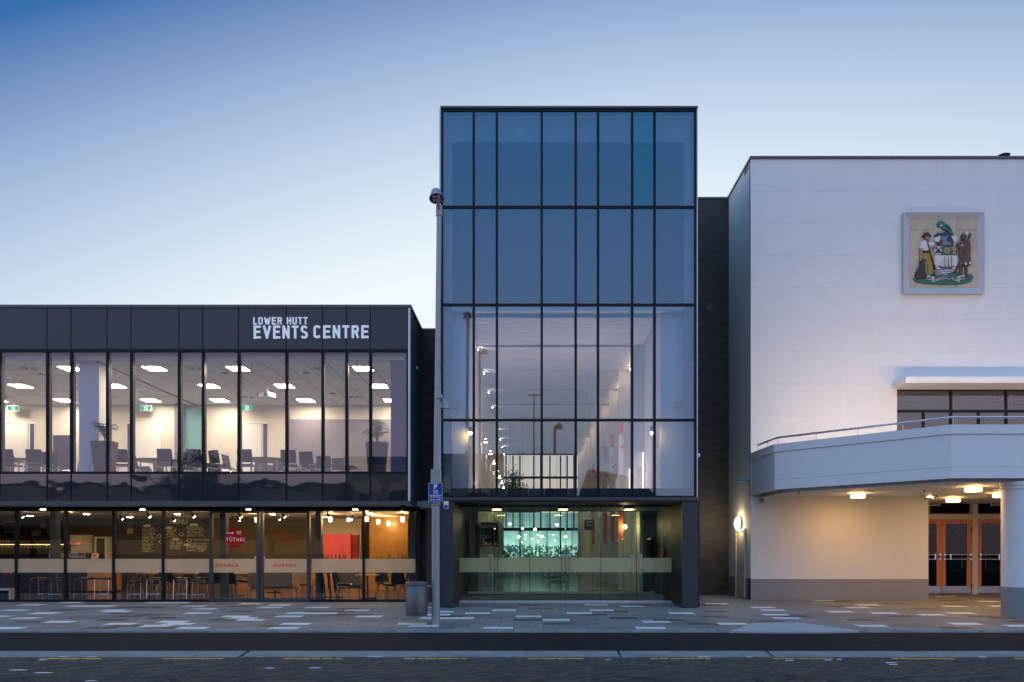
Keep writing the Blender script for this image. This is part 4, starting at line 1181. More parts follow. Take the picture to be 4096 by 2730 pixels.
# snake plants in a trough above the dado
def snake(px0, px1, Y, z, n, lab, seed):
    rnd = random.Random(seed)
    t = thing('planter_box', lab, 'plant', (X((px0 + px1)/2, Y), Y, z))
    pbox(t, 'trough', M['timber'], X(px0, Y), X(px1, Y), Y - .1, Y + .1, z - .24, z)
    for k in range(n):
        x = X(px0 + (px1 - px0) * (k + .5) / n, Y) + rnd.uniform(-.03, .03)
        h = rnd.uniform(.14, .36); ln = rnd.uniform(-.1, .1); y = Y + rnd.uniform(-.05, .05)
        mb = MB().add([(x - .02, y, z), (x + .02, y, z), (x + .026 + ln*.4, y + .01, z + h*.5), (x + ln, y, z + h), (x - .022 + ln*.4, y + .01, z + h*.5)], [(0, 1, 2, 3, 4)])
        mb.add([(x - .02, y + .006, z), (x + .02, y + .006, z), (x + .026 + ln*.4, y + .016, z + h*.5), (x + ln, y + .004, z + h), (x - .022 + ln*.4, y + .016, z + h*.5)], [(4, 3, 2, 1, 0)])
        part(t, 'leaf', mb, M['leaf'])
snake(1275, 1385, 26.0, 1.14, 14, 'row of snake plants in a trough before the red wall', 2)
snake(1505, 1645, 26.0, 1.14, 14, 'row of snake plants in a trough before the amber wall', 4)
snake(935, 1045, 26.2, 1.12, 10, 'row of snake plants behind the left entrance door', 6)
# lit wall sign in the cafe
ws = thing('toilet_sign', 'small illuminated white sign hanging by the red wall', 'sign', (X(1393, 26.8), 26.8, Z(2081, 26.8)))
pbox(ws, 'face', emit('lit_sign', (.8, 1, .95), 2.2), X(1387, 26.8), X(1400, 26.8), 26.79, 26.8, Z(2089, 26.8), Z(2072, 26.8))
pbox(ws, 'frame', M['black'], X(1386, 26.8), X(1401, 26.8), 26.801, 26.83, Z(2090, 26.8), Z(2071, 26.8))
# ================================================================== dark link walls beside the tower
XT0, XT1 = X(1757, YT), X(2791, YT)
XS = X(3003, YW)                                       # side wall of the town hall
lw_ = thing('link_wall', 'dark recessed wall between low building and glass tower', 'wall', (-2.9, YKL, 0))
pbox(lw_, 'wall', M['conc_dark'], XR - .028, XT0 + .3, YKL, YKL + .3, -.2, Z(1322, YKL))
pbox(lw_, 'cap', M['capm'], XR - .03, XT0 + .3, YKL - .03, YKL + .33, Z(1322, YKL), Z(1315, YKL))
rw_ = thing('link_wall', 'tall black stained concrete wall between glass tower and white building', 'wall', (5.7, YK, 0))
pbox(rw_, 'wall', M['conc_dark'], XT1 - .3, XS + .02, YK, YK + .3, -.2, Z(797, YK))
pbox(rw_, 'cap', M['capm'], XT1 - .3, XS + .02, YK - .03, YK + .33, Z(797, YK), Z(790, YK))
pbox(rw_, 'vent_plate', M['frame2'], X(2826, YK), X(2846, YK), YK - .012, YK - .001, Z(1240, YK), Z(1220, YK))

# ================================================================== glass tower
GTW = thing('glass_tower', 'tall blue glass tower with black mullions in the middle', 'building', (1.08, YT, 0))
TM = [X(p, YT) for p in (1767.7, 1894.7, 1987.4, 2166.9, 2303, 2392.5, 2529, 2618.6, 2782)]
TR = [Z(p, YT) for p in (1989, 1681, 1219.5, 828.6, 440)]
for r in range(4):
    for c in range(8):
        a, b, z0, z1 = TM[c], TM[c+1], TR[r], TR[r+1]
        m_ = M['glass_tower_blue'] if (r == 3 and c == 6) else M['glass_tower']
        pbox(GTW, 'window', m_, a + .025, b - .025, YT + .02, YT + .03, z0 + .03, z1 - .03)
for x in TM:
    pbox(GTW, 'mullion', M['frame'], x - .032, x + .032, YT - .01, YT + .16, TR[0] - .01, TR[4])
for z in TR:
    pbox(GTW, 'transom', M['frame'], TM[0] - .03, TM[-1] + .03, YT - .004, YT + .12, z - .035, z + .035)
pbox(GTW, 'parapet_cap', M['capm'], XT0 + .03, XT1, YT - .03, YT + .4, TR[4] + .036, TR[4] + .09)
pbox(GTW, 'corner_trim', M['trim'], XT0, XT0 + .058, YT + .0, YT + .12, TR[0] - .02, TR[4] + .03)
pbox(GTW, 'corner_trim', M['trim'], XT1 - .05, XT1, YT + .0, YT + .12, TR[0] - .02, TR[4] + .03)
pbox(GTW, 'side_wall', M['clad_side'], XT0 + .005, XT0 + .12, YT + .165, 50.2, 0, TR[4])
pbox(GTW, 'side_wall', M['clad_side'], XT1 - .12, XT1 - .005, YT + .165, 50.2, 0, TR[4])
pbox(GTW, 'roof', M['capm'], XT0 + .13, XT1 - .13, YT + .41, 50.2, TR[4] - .3, TR[4] - .05)
M['reveal'] = mat('reveal_grey', (.2, .21, .23), .7)
# boards and void behind the upper glass
yb = YT + .24
for a, b in ((1774, 1808), (2737, 2774)):
    pbox(GTW, 'reveal_board', M['reveal'], X(a, yb), X(b, yb), yb, yb + .08, 3.21, TR[4] - .06)
pbox(GTW, 'reveal_board', M['reveal'], X(1808, yb) + .002, X(2737, yb) - .002, yb, yb + .08, Z(570, yb), TR[4] - .06)
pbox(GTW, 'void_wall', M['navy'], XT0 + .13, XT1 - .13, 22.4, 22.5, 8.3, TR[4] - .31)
# double height hall
HX0, HX1, HZ, HY0, HY1, HF = -1.67, 3.66, 7.98, 20.6, 50.0, .08
pbox(GTW, 'hall_floor_base', M['joint'], XT0 + .13, XT1 - .13, YD + .3, HY1, -.3, HF - .012)
pbox(GTW, 'roof_slab', M['roomwhite'], XT0 + .13, XT1 - .13, 20.33, HY1, 8.09, 8.3)
pbox(GTW, 'front_wall', M['roomwhite'], XT0 + .13, HX0, HY0, HY0 + .1, 3.2, 8.089)
pbox(GTW, 'front_wall', M['roomwhite'], HX1 + .02, XT1 - .13, HY0, HY0 + .1, 3.2, 8.089)
pbox(GTW, 'hall_wall', M['roomwhite'], HX0 - .1, HX0, HY0 + .101, HY1, 3.201, 8.089)
pbox(GTW, 'hall_wall', M['conc_dark'], HX0 - .1, HX0, YB + .101, HY1, HF, 3.2)
pbox(GTW, 'hall_wall', M['roomwhite'], HX1 + .02, HX1 + .12, HY0 + .101, HY1, 3.201, 8.089)
pbox(GTW, 'hall_wall', M['roomwhite'], HX1 + .02, HX1 + .12, YB + .101, HY1, HF, 3.2)
grooves = [23.5 + 3.13 * k for k in range(9)]
y = 20.62
while y < HY1 - .3:
    if any(abs(y + .15 - gy) < .2 for gy in grooves):
        y += .06
        continue
    pbox(GTW, 'ceiling_slat', M['roomwhite'], HX0 + .002, HX1 - .04, y, y + .285, HZ, HZ + .03)
    y += .3
for gy in grooves:
    pbox(GTW, 'fin', M['roomwhite'], HX1 - .42, HX1 + .018, gy - .06, gy + .06, HF + .001 if gy > 24.5 else 3.202, HZ - .002)
gl = thing('groove_lamp', '', 'light', (0, 0, 0), 'small lamps where the ceiling grooves meet the left wall', local=True)
part(gl, 'body', MB().box(0, .06, -.05, .05, -.03, .03), M['trim'])
part(gl, 'lens', MB().box(.061, .066, -.045, .045, -.02, .028), M['cool_lens'])
spread(gl, [(HX0 + .002, gy, HZ - .1) for gy in grooves], 'small groove lamp, {n} along the hall ceiling at its left wall')
cl_ = thing('cove_strip', '', 'light', (0, 0, 0), 'cove light strips along the right hall wall', local=True)
part(cl_, 'channel', MB().box(0, .05, -1.3, 1.3, .02, .05), M['trim'])
for k in range(8): part(cl_, 'bulb', MB().box(.005, .035, -1.15 + k*.33 - .04, -1.15 + k*.33 + .04, .0, .019), M['warm_lens'])
spread(cl_, [(HX1 - .07, gy + 1.56, HZ - .06) for gy in grooves[:8]], 'dotted cove light strip, {n} along the top of the right hall wall')
ls_ = thing('slit_window', '', 'light', (0, 0, 0), 'glowing strips standing for slit windows beside the hall fins', local=True)  # glowing strips built in place of daylit slit windows
part(ls_, 'channel', MB().box(.03, .06, -.03, .03, 3.0, 4.4), M['trim'])
part(ls_, 'tube', MB().box(.0, .029, -.02, .02, 3.05, 4.35), emit('slit_glow', (1, .9, .66), 3.0))
spread(ls_, [(HX1 - .06, gy - .15, HF if gy > 24.6 else HF + .1) for gy in grooves], 'tall glowing strip standing for a slit window, {n} along the right hall wall')
wl = thing('wall_lamp', '', 'lamp', (0, 0, 0), 'small wall lamps along the left hall wall', local=True)
part(wl, 'arm', MB().cyl((0, 0, 0), (.12, 0, .02), .012, n=6), M['chrome'])
part(wl, 'hood', MB().lathe([(.03, .09), (.07, .0), (.07, -.02)], (.15, 0, 0), 14), M['chrome'], True)
part(wl, 'lens', MB().lathe([(.001, -.024), (.066, -.024), (.066, -.02), (.001, -.02)], (.15, 0, 0), 14), M['cool_lens'], True)
part(wl, 'added_up_glow', MB().lathe([(.001, .092), (.028, .092), (.028, .096), (.001, .096)], (.15, 0, 0), 12), M['cool_lens'], True)  # upward glow added to the lamp to brighten the hall ceiling
spread(wl, [(HX0, 26.3 + 3.13*k, 5.38) for k in range(7)], 'small chrome wall lamp, {n} along the left hall wall')
fs_ = thing('front_spotlight', '', 'spotlight', (0, 0, 0), 'glaring spotlights behind the tower glass', local=True)
part(fs_, 'bracket', MB().cyl((0, 0, .12), (0, .2, .14), .012, n=6), M['frame2'])
part(fs_, 'barrel', MB().cyl((0, 0, .14), (0, -.03, .0), .05, n=14), M['frame2'], True)
part(fs_, 'lens', MB().ball((0, -.03, -.02), .045, 12, 8), M['warm_bulb'], True)
for i, (px, py) in enumerate(((1881, 1731), (2608, 1730))):
    p = (X(px, 20.45), 20.45, Z(py, 20.45))
    if i == 0:
        fs_.location = p; fs_['label'] = 'glaring spotlight at lower left behind the tower glass'
    else: dup(fs_, p, 0, 'glaring spotlight at lower right behind the tower glass')
sp_ = thing('loudspeaker', '', 'speaker', (0, 0, 0), 'small wall loudspeakers behind the tower glass', local=True)
part(sp_, 'bracket', MB().cyl((0, 0, 0), (0, .12, .05), .012, n=6), M['frame2'])
s0 = MB().box(-.06, .06, -.06, .06, -.12, .12); part(sp_, 'cabinet', s0.move(Matrix.Rotation(R(18), 4, 'Y')), M['diffuser'])
sp_.location = (X(1823, 20.45), 20.45, Z(1618, 20.45)); sp_['label'] = 'grey loudspeaker on the wall at left behind tower glass'
dup(sp_, (X(2713, 20.45), 20.45, Z(1612, 20.45)), 0, 'grey loudspeaker on the wall at right behind tower glass')
for o in bpy.data.objects:
    if o.name.startswith('slit_window') and o.location.y < 24: o.location.z = .25
up_ = thing('added_uplight', '', 'light', (0, 0, 0), 'added uplights on the slab over the entrance', local=True)  # unseen uplights added to brighten the hall ceiling
part(up_, 'tray', MB().box(-.5, .5, -.08, .08, 0, .05), M['trim'])
part(up_, 'tube', MB().box(-.46, .46, -.04, .04, .051, .07), emit('added_uplight_glow', (1, .7, .66), 140))
spread(up_, [(-.6, 23.2, 3.2), (1.0, 23.2, 3.2), (2.6, 23.2, 3.2)], 'added unseen uplight, {n} from left on the slab over the entrance')
# banners
def banner(px, Y, z1, lab):
    x = X(px, Y)
    t = thing('banner', lab, 'banner', (x, Y, 1.8), 'long banners hanging between the hall fins')
    w = .085
    pbox(t, 'orange_head', mat('banner_orange', (.7, .2, .1), .8), x - w, x + w, Y, Y + .012, 5.45, 5.93)
    pbox(t, 'white_cloth', M['roomwhite'], x - w, x + w, Y + .001, Y + .011, 3.15, 5.448)
    pbox(t, 'orange_tail', mat('banner_tail', (.62, .12, .06), .8), x - w, x + w, Y, Y + .012, 1.85, 3.148)
    part(t, 'red_emblem', MB().slab([(x - .02, z1), (x + w - .01, z1 + .1), (x + w - .01, z1 - .1)], Y - .006, Y - .001), M['red_print'])
    part(t, 'rod', MB().cyl((x - w - .03, Y, 5.95), (HX1, Y, 5.95), .012, n=8), M['chrome'])
banner(2484, 25.0, 5.0, 'nearest orange and white banner at right inside the hall')
banner(2450, 28.2, 4.7, 'second orange and white banner inside the hall')
banner(2421, 31.3, 4.7, 'third orange and white banner inside the hall')
banner(2376, 37.5, 4.7, 'farthest orange and white banner inside the hall')
# far curtain wall of the hall
fm = [X(p, HY1) for p in (2012, 2024, 2052, 2080, 2135, 2163, 2200, 2242, 2269, 2296, 2330)]
for a, b in zip(fm[:-1], fm[1:]):
    pbox(GTW, 'end_window', M['glass_cafe'], a + .03, b - .03, HY1 + .02, HY1 + .03, HF, 6.43)
    pbox(GTW, 'end_window', M['glass_cafe'], a + .03, b - .03, HY1 + .02, HY1 + .03, 6.58, HZ - .02)
for i_, x in enumerate(fm): pbox(GTW, 'end_mullion', M['frame'], x - .045, x + .045, HY1, HY1 + .15, 2.9 if i_ not in (0, 3, 7, 10) else HF, HZ)
pbox(GTW, 'end_transom', M['frame'], fm[0], fm[-1], HY1 - .004, HY1 + .14, 6.43, 6.58)
pbox(GTW, 'end_transom', M['frame'], fm[0], fm[-1], HY1 - .004, HY1 + .14, 2.9, 3.1)
# hall floor tiles
TS = .9
k = 0
tmesh = mesh_of(MB().box(-TS/2 + .003, TS/2 - .003, -TS/2 + .003, TS/2 - .003, -.012, 0), M['lobby_tile'])
for i in range(6):
    for j in range(28):
        o = link_mesh('floor_tile', tmesh, GTW)
        o.location = (HX0 + TS*(i + .5) - 1.08, YB + .12 + TS*(j + .5) - YT, HF)
# ---- entrance: slab, airlock, glass doors
pbox(GTW, 'entrance_slab', M['conc_dark'], XT0 + .13, XT1 - .13, 20.25, YB + .1, 2.86, 3.2)
pbox(GTW, 'fascia_beam', M['frame2'], X(1765, YT), X(2794, YT), YT - .06, YT + .24, Z(2003, YT), Z(1990.5, YT))
pbox(GTW, 'soffit', M['black'], X(1765, YT), XT1 - .13, YT + .01, YD + .2, 2.80, Z(2003, YT) - .001)
pbox(GTW, 'pier', M['clad'], X(1762, YT), X(1813, YT), YT - .005, YT + .08, -.04, 2.80)
pbox(GTW, 'pier', M['clad'], X(2728, YT), X(2790, YT), YT - .005, YT + .08, -.04, 2.80)
slat = mat('black_stained_timber', (.016, .014, .012), .5, var=.5, scale=6, stretch=(9, 9, .4))
for s, xa in ((1, X(1813, YT)), (-1, X(2728, YT))):
    xb = X(1837, YD) if s == 1 else X(2687, YD)
    n = 9
    for k in range(n):
        f0, f1 = k / n, (k + .9) / n
        pa = xa + (xb - xa) * f0; pb = xa + (xb - xa) * f1
        ya = YT + .081 + (YD + .02 - YT - .081) * f0; ybb = YT + .081 + (YD + .02 - YT - .081) * f1
        part(GTW, 'side_board', MB().hull([(pa, ya, -.03), (pb, ybb, -.03), (pb - s*.04, ybb, -.03), (pa - s*.04, ya, -.03)], [(pa, ya, 2.79), (pb, ybb, 2.79), (pb - s*.04, ybb, 2.79), (pa - s*.04, ya, 2.79)]), slat)
    pbox(GTW, 'side_backing', M['black'], xa - s*.5, min(xa, xb) - .06 if s == 1 else max(xa, xb) + .06, YT + .09, YD - .1, -.03, 2.79)
    xw = X(1837, YD) - .02 if s == 1 else X(2687, YD) + .02
    pbox(GTW, 'airlock_wall', slat, xw - s*.12, xw, YD + .03, YB, -.03, 2.859)
pbox(GTW, 'airlock_floor', M['mat_brown'], X(1837, YD), X(2687, YD), YD - .06, YB + .1, -.3, -.004)
pbox(GTW, 'airlock_ceiling', M['soffit'], X(1837, YD), X(2687, YD), YD + .21, YB, 2.82, 2.858)
def door_row(YY, z0, z1, pxs, zb0, zb1, handles, labels, tag_):
    for a, b in zip(pxs[:-1], pxs[1:]):
        x0, x1 = X(a, YY), X(b, YY)
        d = pbox(GTW, 'glass_door', M['glass_door'], x0 + .006, x1 - .006, YY, YY + .012, z0 + .08, z1 - .06)
        part(d, 'bottom_rail', MB().box(x0 + .006, x1 - .006, YY - .02, YY + .032, z0, z0 + .079), M['rail'])
        part(d, 'top_rail', MB().box(x0 + .006, x1 - .006, YY - .02, YY + .032, z1 - .059, z1), M['frame2'])
        part(d, 'edge_seal', MB().box(x1 - .0055, x1 + .0055, YY - .002, YY + .016, z0, z1), M['black'])
        part(d, 'dot_film', MB().box(x0 + .008, x1 - .008, YY - .0045, YY - .0015, zb0, zb1), M['film_green'])
        for h in handles:
            if a < h < b:
                hx = X(h, YY)
                mb = MB().box(hx - .022, hx + .022, YY - .075, YY - .05, zb0 - .03, zb1 + .02)
                mb.box(hx - .012, hx + .012, YY - .049, YY - .001, zb1 - .1, zb1 - .06).box(hx - .012, hx + .012, YY - .049, YY - .001, zb0 + .05, zb0 + .09)
                part(d, 'pull_handle', mb, M['steel'])
        for h in labels:
            if a < h < b:
                hx = X(h, YY)
                part(d, 'pull_label', MB().box(hx - .065, hx + .065, YY - .008, YY - .005, zb1 + .03, zb1 + .1), M['white_print'])
                text_mesh('PULL', .055, hx, YY - .0105, zb1 + .045, M['black'], d, 'label_lettering', .002, .002, 'CENTER')
door_row(YD, -.025, 2.82, (1837, 1978, 2119.6, 2262, 2403, 2546, 2687), Z(2290, YD), Z(2232.6, YD), (1963, 1992.5, 2247, 2276, 2532, 2561), (1963, 2247.5, 2276, 2531, 2560), 'f')
door_row(YB, HF, 2.85, (1871, 1994, 2119, 2244, 2369, 2493, 2618), HF + .79, HF + 1.165, (1982, 2006, 2232, 2257, 2482, 2506), (2007, 2257, 2506), 'b')
pbox(GTW, 'threshold', M['conc_pale'], X(1837, YD), X(2687, YD), YD - .14, YD - .061, -.08, -.006)
al = thing('airlock_light', '', 'light', (0, 0, 0), 'square lights in the entrance ceiling', local=True)
part(al, 'housing', MB().box(-.16, .16, -.16, .16, -.06, 0), M['black'])
part(al, 'lens', MB().box(-.13, .13, -.13, .13, -.07, -.061), emit('amber_lens', (1, .64, .26), 26))
spread(al, [(X(p, 22.6), 22.6, 2.818) for p in (1987, 2252, 2516)], 'square warm light, {n} from left in the entrance ceiling')
bl = thing('bare_lamp', 'glaring warm lamp at right inside the glass entrance', 'lamp', (X(2500, 24.9), 24.9, Z(2108, 24.9)))
part(bl, 'globe', MB().ball((X(2500, 24.9), 24.9, Z(2108, 24.9)), .06, 14, 10), M['warm_bulb'], True)
part(bl, 'rod', MB().cyl((X(2500, 24.9), 24.9, Z(2108, 24.9) + .06), (X(2500, 24.9), 24.9, 2.86), .012, n=8), M['black'])
lp = thing('lobby_pendant', '', 'lamp', (0, 0, 0), 'small pendant lamps at the far end of the lobby', local=True)
part(lp, 'globe', MB().ball((0, 0, 0), .045, 12, 8), M['warm_lens'], True)
part(lp, 'cord', MB().cyl((0, 0, .045), (0, 0, 4.9), .008, n=6), M['black'])
spread(lp, [(X(p, y), y, Z(py, y)) for p, py, y in ((2075, 2148, 40), (2168, 2147, 41), (2262, 2147, 42), (2090, 2115, 36), (2140, 2118, 37), (2228, 2100, 35), (2040, 2096, 34))], 'small globe pendant lamp, {n} from left deep in the lobby')
# signs and furniture of the lobby
dr = thing('directory_sign', 'dark hanging DIRECTORY board with white text inside the entrance', 'sign', (X(1953, 25.4), 25.4, 1.6))
ys = 25.4
pbox(dr, 'board', M['board'], X(1913, ys), X(1993, ys), ys, ys + .03, Z(2188, ys), Z(2090, ys))
text_mesh('DIRECTORY', .105, X(1919, ys), ys - .006, Z(2112, ys), M['white_print'], dr, 'heading', .003, .001)
for i, t_ in enumerate(('Event Space 1', 'Event Space 2', 'Cafe', 'Toilets', 'Lift')):
    text_mesh(t_, .055, X(1927, ys), ys - .006, Z(2146 + i*8.6, ys), M['white_print'], dr, 'list_line', .002, .001)
    part(dr, 'arrow', MB().slab([(X(1919, ys), Z(2146 + i*8.6, ys)), (X(1923, ys), Z(2146 + i*8.6, ys)), (X(1921, ys), Z(2141 + i*8.6, ys))], ys - .006, ys - .002), M['white_print'])
part(dr, 'hanger', MB().cyl((X(1925, ys), ys + .015, Z(2090, ys)), (X(1925, ys), ys + .015, 7.98), .006, n=6).cyl((X(1985, ys), ys + .015, Z(2090, ys)), (X(1985, ys), ys + .015, 7.98), .006, n=6), M['steel'])
lv = thing('level_sign', 'pale LEVEL 1 panel standing below the directory board', 'sign', (X(1960, 25.2), 25.2, HF))
pbox(lv, 'panel', M['trim'], X(1913, 25.2), X(2008, 25.2), 25.2, 25.24, .9, Z(2190, 25.2))
pbox(lv, 'foot', M['steel'], X(1950, 25.2), X(1970, 25.2), 25.1, 25.34, HF, .899)
text_mesh('LEVEL 1', .07, X(1920, 25.2), 25.194, Z(2202, 25.2), M['frame2'], lv, 'lettering', .002, .001)
th_ = thing('hall_sign', 'small dark TOWN HALL sign hanging inside the entrance', 'sign', (X(2356, 27), 27, 2.2))
pbox(th_, 'board', M['board'], X(2338, 27), X(2376, 27), 27, 27.03, Z(2122, 27), Z(2080, 27))
text_mesh('TOWN', .085, X(2357, 27), 26.994, Z(2092, 27), M['white_print'], th_, 'lettering', .002, .001, 'CENTER')
text_mesh('HALL', .085, X(2357, 27), 26.994, Z(2104, 27), M['white_print'], th_, 'lettering', .002, .001, 'CENTER')
part(th_, 'hanger', MB().cyl((X(2357, 27), 27.015, Z(2080, 27)), (X(2357, 27), 27.015, 7.98), .006, n=6), M['steel'])
bn = thing('lobby_bench', '', 'bench', (0, 0, 0), 'black benches in the lobby', local=True)
part(bn, 'seat', MB().box(-.5, .5, -.9, .9, .42, .49), M['black'])
for yy in (-.8, .8):
    part(bn, 'leg_loop', MB().tube([(-.42, yy, .42), (-.42, yy, .03), (.42, yy, .03), (.42, yy, .42)], .018, 8), M['black'], True)
part(bn, 'rail', MB().tube([(-.42, -.8, .03), (-.42, .8, .03)], .018, 8).tube([(.42, -.8, .03), (.42, .8, .03)], .018, 8), M['black'], True)
bn.location = (1.42, 34.4, HF); bn['label'] = 'nearer black bench on the lobby floor'
dup(bn, (1.2, 40.5, HF), 0, 'farther black bench on the lobby floor')
wt = thing('reception_table', 'long pale table at the far end of the lobby', 'table', (.2, 46, HF))
pbox(wt, 'table_top', M['roomwhite'], X(2048, 46), X(2314, 46), 45.8, 46.5, HF + .98, HF + 1.05)
for p in (2055, 2180, 2300): pbox(wt, 'leg', M['roomwhite'], X(p, 46), X(p, 46) + .08, 45.9, 46.4, HF, HF + .979)
pc = thing('post_sculpture', 'tall red carved post at left inside the entrance', 'post', (X(1889, 26.5), 26.5, HF))
part(pc, 'post', MB().cyl((X(1889, 26.5), 26.5, HF), (X(1889, 26.5), 26.5, Z(2080, 26.5)), .1, .085, 12), mat('red_stain', (.32, .035, .03), .5), True)
part(pc, 'head', MB().box(X(1889, 26.5) - .12, X(1889, 26.5) + .12, 26.38, 26.62, Z(2080, 26.5), Z(2066, 26.5)), mat('red_stain_head', (.42, .06, .045), .5))
ex = thing('fire_extinguisher', 'small red fire extinguisher on the dark airlock wall at right', 'fire extinguisher', (X(2652, 22.6), 22.6, 1.2))
xx, zz = X(2652, 22.6), Z(2217, 22.6)
part(ex, 'cylinder', MB().lathe([(.05, -.15), (.055, -.14), (.055, .1), (.03, .14), (.015, .15)], (xx, 22.6, zz), 14), mat('extinguisher_red', (.5, .02, .015), .3), True)
part(ex, 'valve', MB().box(xx - .02, xx + .05, 22.58, 22.62, zz + .151, zz + .19), M['black'])
nz_ = thing('notice_strip', 'narrow white notice on the dark airlock wall at right', 'notice', (X(2657, 22.9), 22.9, 1.9))
pbox(nz_, 'sheet', M['white_print'], X(2653, 22.9), X(2660, 22.9), 22.9, 22.905, Z(2162, 22.9), Z(2121, 22.9))
# camera on the left pier, dome on the tower corner
vc = thing('pier_camera', 'white bullet camera fixed to the left entrance pier', 'camera', (X(1786, YT), YT - .05, 2.6))
xx = X(1786, YT)
part(vc, 'body', MB().box(xx - .062, xx + .062, YT - .14, YT - .006, Z(2030, YT), Z(2007, YT)).cyl((xx, YT - .14, Z(2030, YT)), (xx, YT - .006, Z(2030, YT)), .0615, n=20), M['white2'], True)
part(vc, 'lens', MB().cyl((xx, YT - .155, Z(2030, YT)), (xx, YT - .141, Z(2030, YT)), .043, n=18), M['blue_sign'], True)
dm = thing('dome_camera', 'white dome camera on right edge of the glass tower', 'camera', (X(2794, YT), YT + .1, Z(1820, YT)))
part(dm, 'dome', MB().ball((X(2796, YT), YT + .1, Z(1820, YT)), .06, 14, 10), M['white2'], True)
part(dm, 'base', MB().cyl((XT1 - .01, YT + .1, Z(1820, YT)), (XT1 + .015, YT + .1, Z(1820, YT)), .065, n=16), M['white2'], True)
# ================================================================== white town hall
TH = thing('town_hall', 'tall white rendered hall with curved balcony and timber entrance doors', 'building', (12, YW, 0))
XE = 25.0
zt = Z(637, YW)
WX, WZ1 = X(3588, YW), Z(1557, YW)                     # upper window: left edge and head
step = .99
r = 0
z1 = zt
while z1 > 3.2:
    z0 = max(z1 - step, 3.16)
    c = 0
    x0 = XS
    while x0 < XE:
        x1 = min(x0 + step, XE)
        mb = MB()
        A, B, C, D = x0 + .0012, x1 - .0012, z0 + .002, z1 - .002
        if B <= WX or C >= WZ1:
            mb.box(A, B, YW, YW + .08, C, D)
        else:
            if D > WZ1: mb.box(A, B, YW, YW + .08, WZ1, D)
            if A < WX: mb.box(A, WX, YW, YW + .08, C, min(D, WZ1 - .0005))
        if mb.v: part(TH, 'wall_panel', mb, M['white'])
        x0 = x1
    z1 = z0
pbox(TH, 'backing_wall', M['dado'], XS + .01, WX - .01, YW + .081, YW + .2, 3.16, zt - .01)
pbox(TH, 'backing_wall', M['dado'], WX - .009, XE, YW + .081, YW + .2, WZ1 + .01, zt - .01)
pbox(TH, 'side_wall', M['white'], XS, XS + .12, YW + .201, YK + 8, -.1, zt)
pbox(TH, 'parapet_cap', M['capm'], XS - .03, XE, YW - .04, YW + .3, zt + .001, Z(627, YW))
pbox(TH, 'parapet_cap', M['capm'], XS - .03, XS + .15, YW + .301, YK + 8, zt + .002, Z(627, YW) - .001)
pbox(TH, 'roof', M['capm'], XS + .16, XE, YW + .31, YK + 8, zt - .3, zt - .1)
pbox(TH, 'scupper', M['black'], XS - .012, XS - .001, 23.05, 23.45, Z(688, 23.2), Z(668, 23.2))
part(TH, 'roof_vent', MB().lathe([(.2, 0), (.04, .05), (.04, .08), (.02, .09)], (X(4013, 23.6), 23.6, Z(627, 23.6) + .02), 14), M['capm'], True)
# lower wall with grey dado
XO = X(3714, YW)
zd = Z(2317, YW)
pbox(TH, 'lower_wall', M['white'], XS, XO, YW + .004, YW + .2, zd, 3.16 - .002)
pbox(TH, 'dado', M['dado'], XS - .004, XO + .004, YW, YW + .2, -.1, zd - .001)
pbox(TH, 'return_wall', M['white'], XO - .2, XO, YW + .201, YDW, zd, 3.149)
pbox(TH, 'return_wall', M['dado'], XO - .2, XO + .003, YW + .201, YDW, -.1, zd - .001)
pbox(TH, 'side_dado', M['dado'], XS - .004, XS - .0005, YW + .002, 23.33, -.1, Z(2315, 23))
pbox(TH, 'side_dado', M['dado'], XS - .004, XS - .0005, 24.42, YK, -.1, Z(2315, 23))
sd = pbox(TH, 'side_door', M['cream'], XS - .012, XS - .001, 23.42, 24.33, 0, 2.12)
part(sd, 'door_frame', MB().box(XS - .035, XS - .001, 23.34, 23.418, 0, 2.2).box(XS - .035, XS - .001, 24.332, 24.41, 0, 2.2).box(XS - .035, XS - .001, 23.418, 24.332, 2.122, 2.2), M['white2'])
part(sd, 'lever_handle', MB().cyl((XS - .012, 23.5, 1.0), (XS - .06, 23.5, 1.0), .012, n=8).cyl((XS - .055, 23.5, 1.0), (XS - .055, 23.62, 1.0), .01, n=8), M['chrome'], True)
for z in (.25, 1.0, 1.75, 1.95): part(sd, 'hinge', MB().box(XS - .04, XS - .03, 24.31, 24.34, z - .05, z + .05), M['steel'])
# round bulkhead lamp on the side wall
by_, bz_ = 23.85, Z(2095, 23.85)
bk = thing('bulkhead_lamp', 'round glowing bulkhead lamp above the side door', 'lamp', (XS, by_, bz_))
part(bk, 'base', MB().cyl((XS - .001, by_, bz_), (XS - .08, by_, bz_), .2, .19, 28), M['white2'], True)
part(bk, 'diffuser', MB().cyl((XS - .081, by_, bz_), (XS - .135, by_, bz_), .185, .178, 28, cap=False).cyl((XS - .135, by_, bz_), (XS - .175, by_, bz_), .178, .12, 28, cap=False).cyl((XS - .175, by_, bz_), (XS - .19, by_, bz_), .12, .01, 28, cap=False), emit('bulkhead_glow', (1, .74, .42), 80), True)
pp = thing('blue_pipe', 'short light blue pipe sticking out of the white side wall', 'pipe', (XS, 23.2, Z(1922, 23.2)))
part(pp, 'pipe', MB().cyl((XS + .1, 22.98, Z(1921, 22.9)), (XS - .30, 22.98, Z(1921, 22.9)), .05, n=16), mat('blue_pvc', (.1, .36, .5), .4), True)
part(pp, 'bore', MB().cyl((XS - .301, 22.98, Z(1921, 22.9)), (XS - .306, 22.98, Z(1921, 22.9)), .04, n=16), M['black'], True)
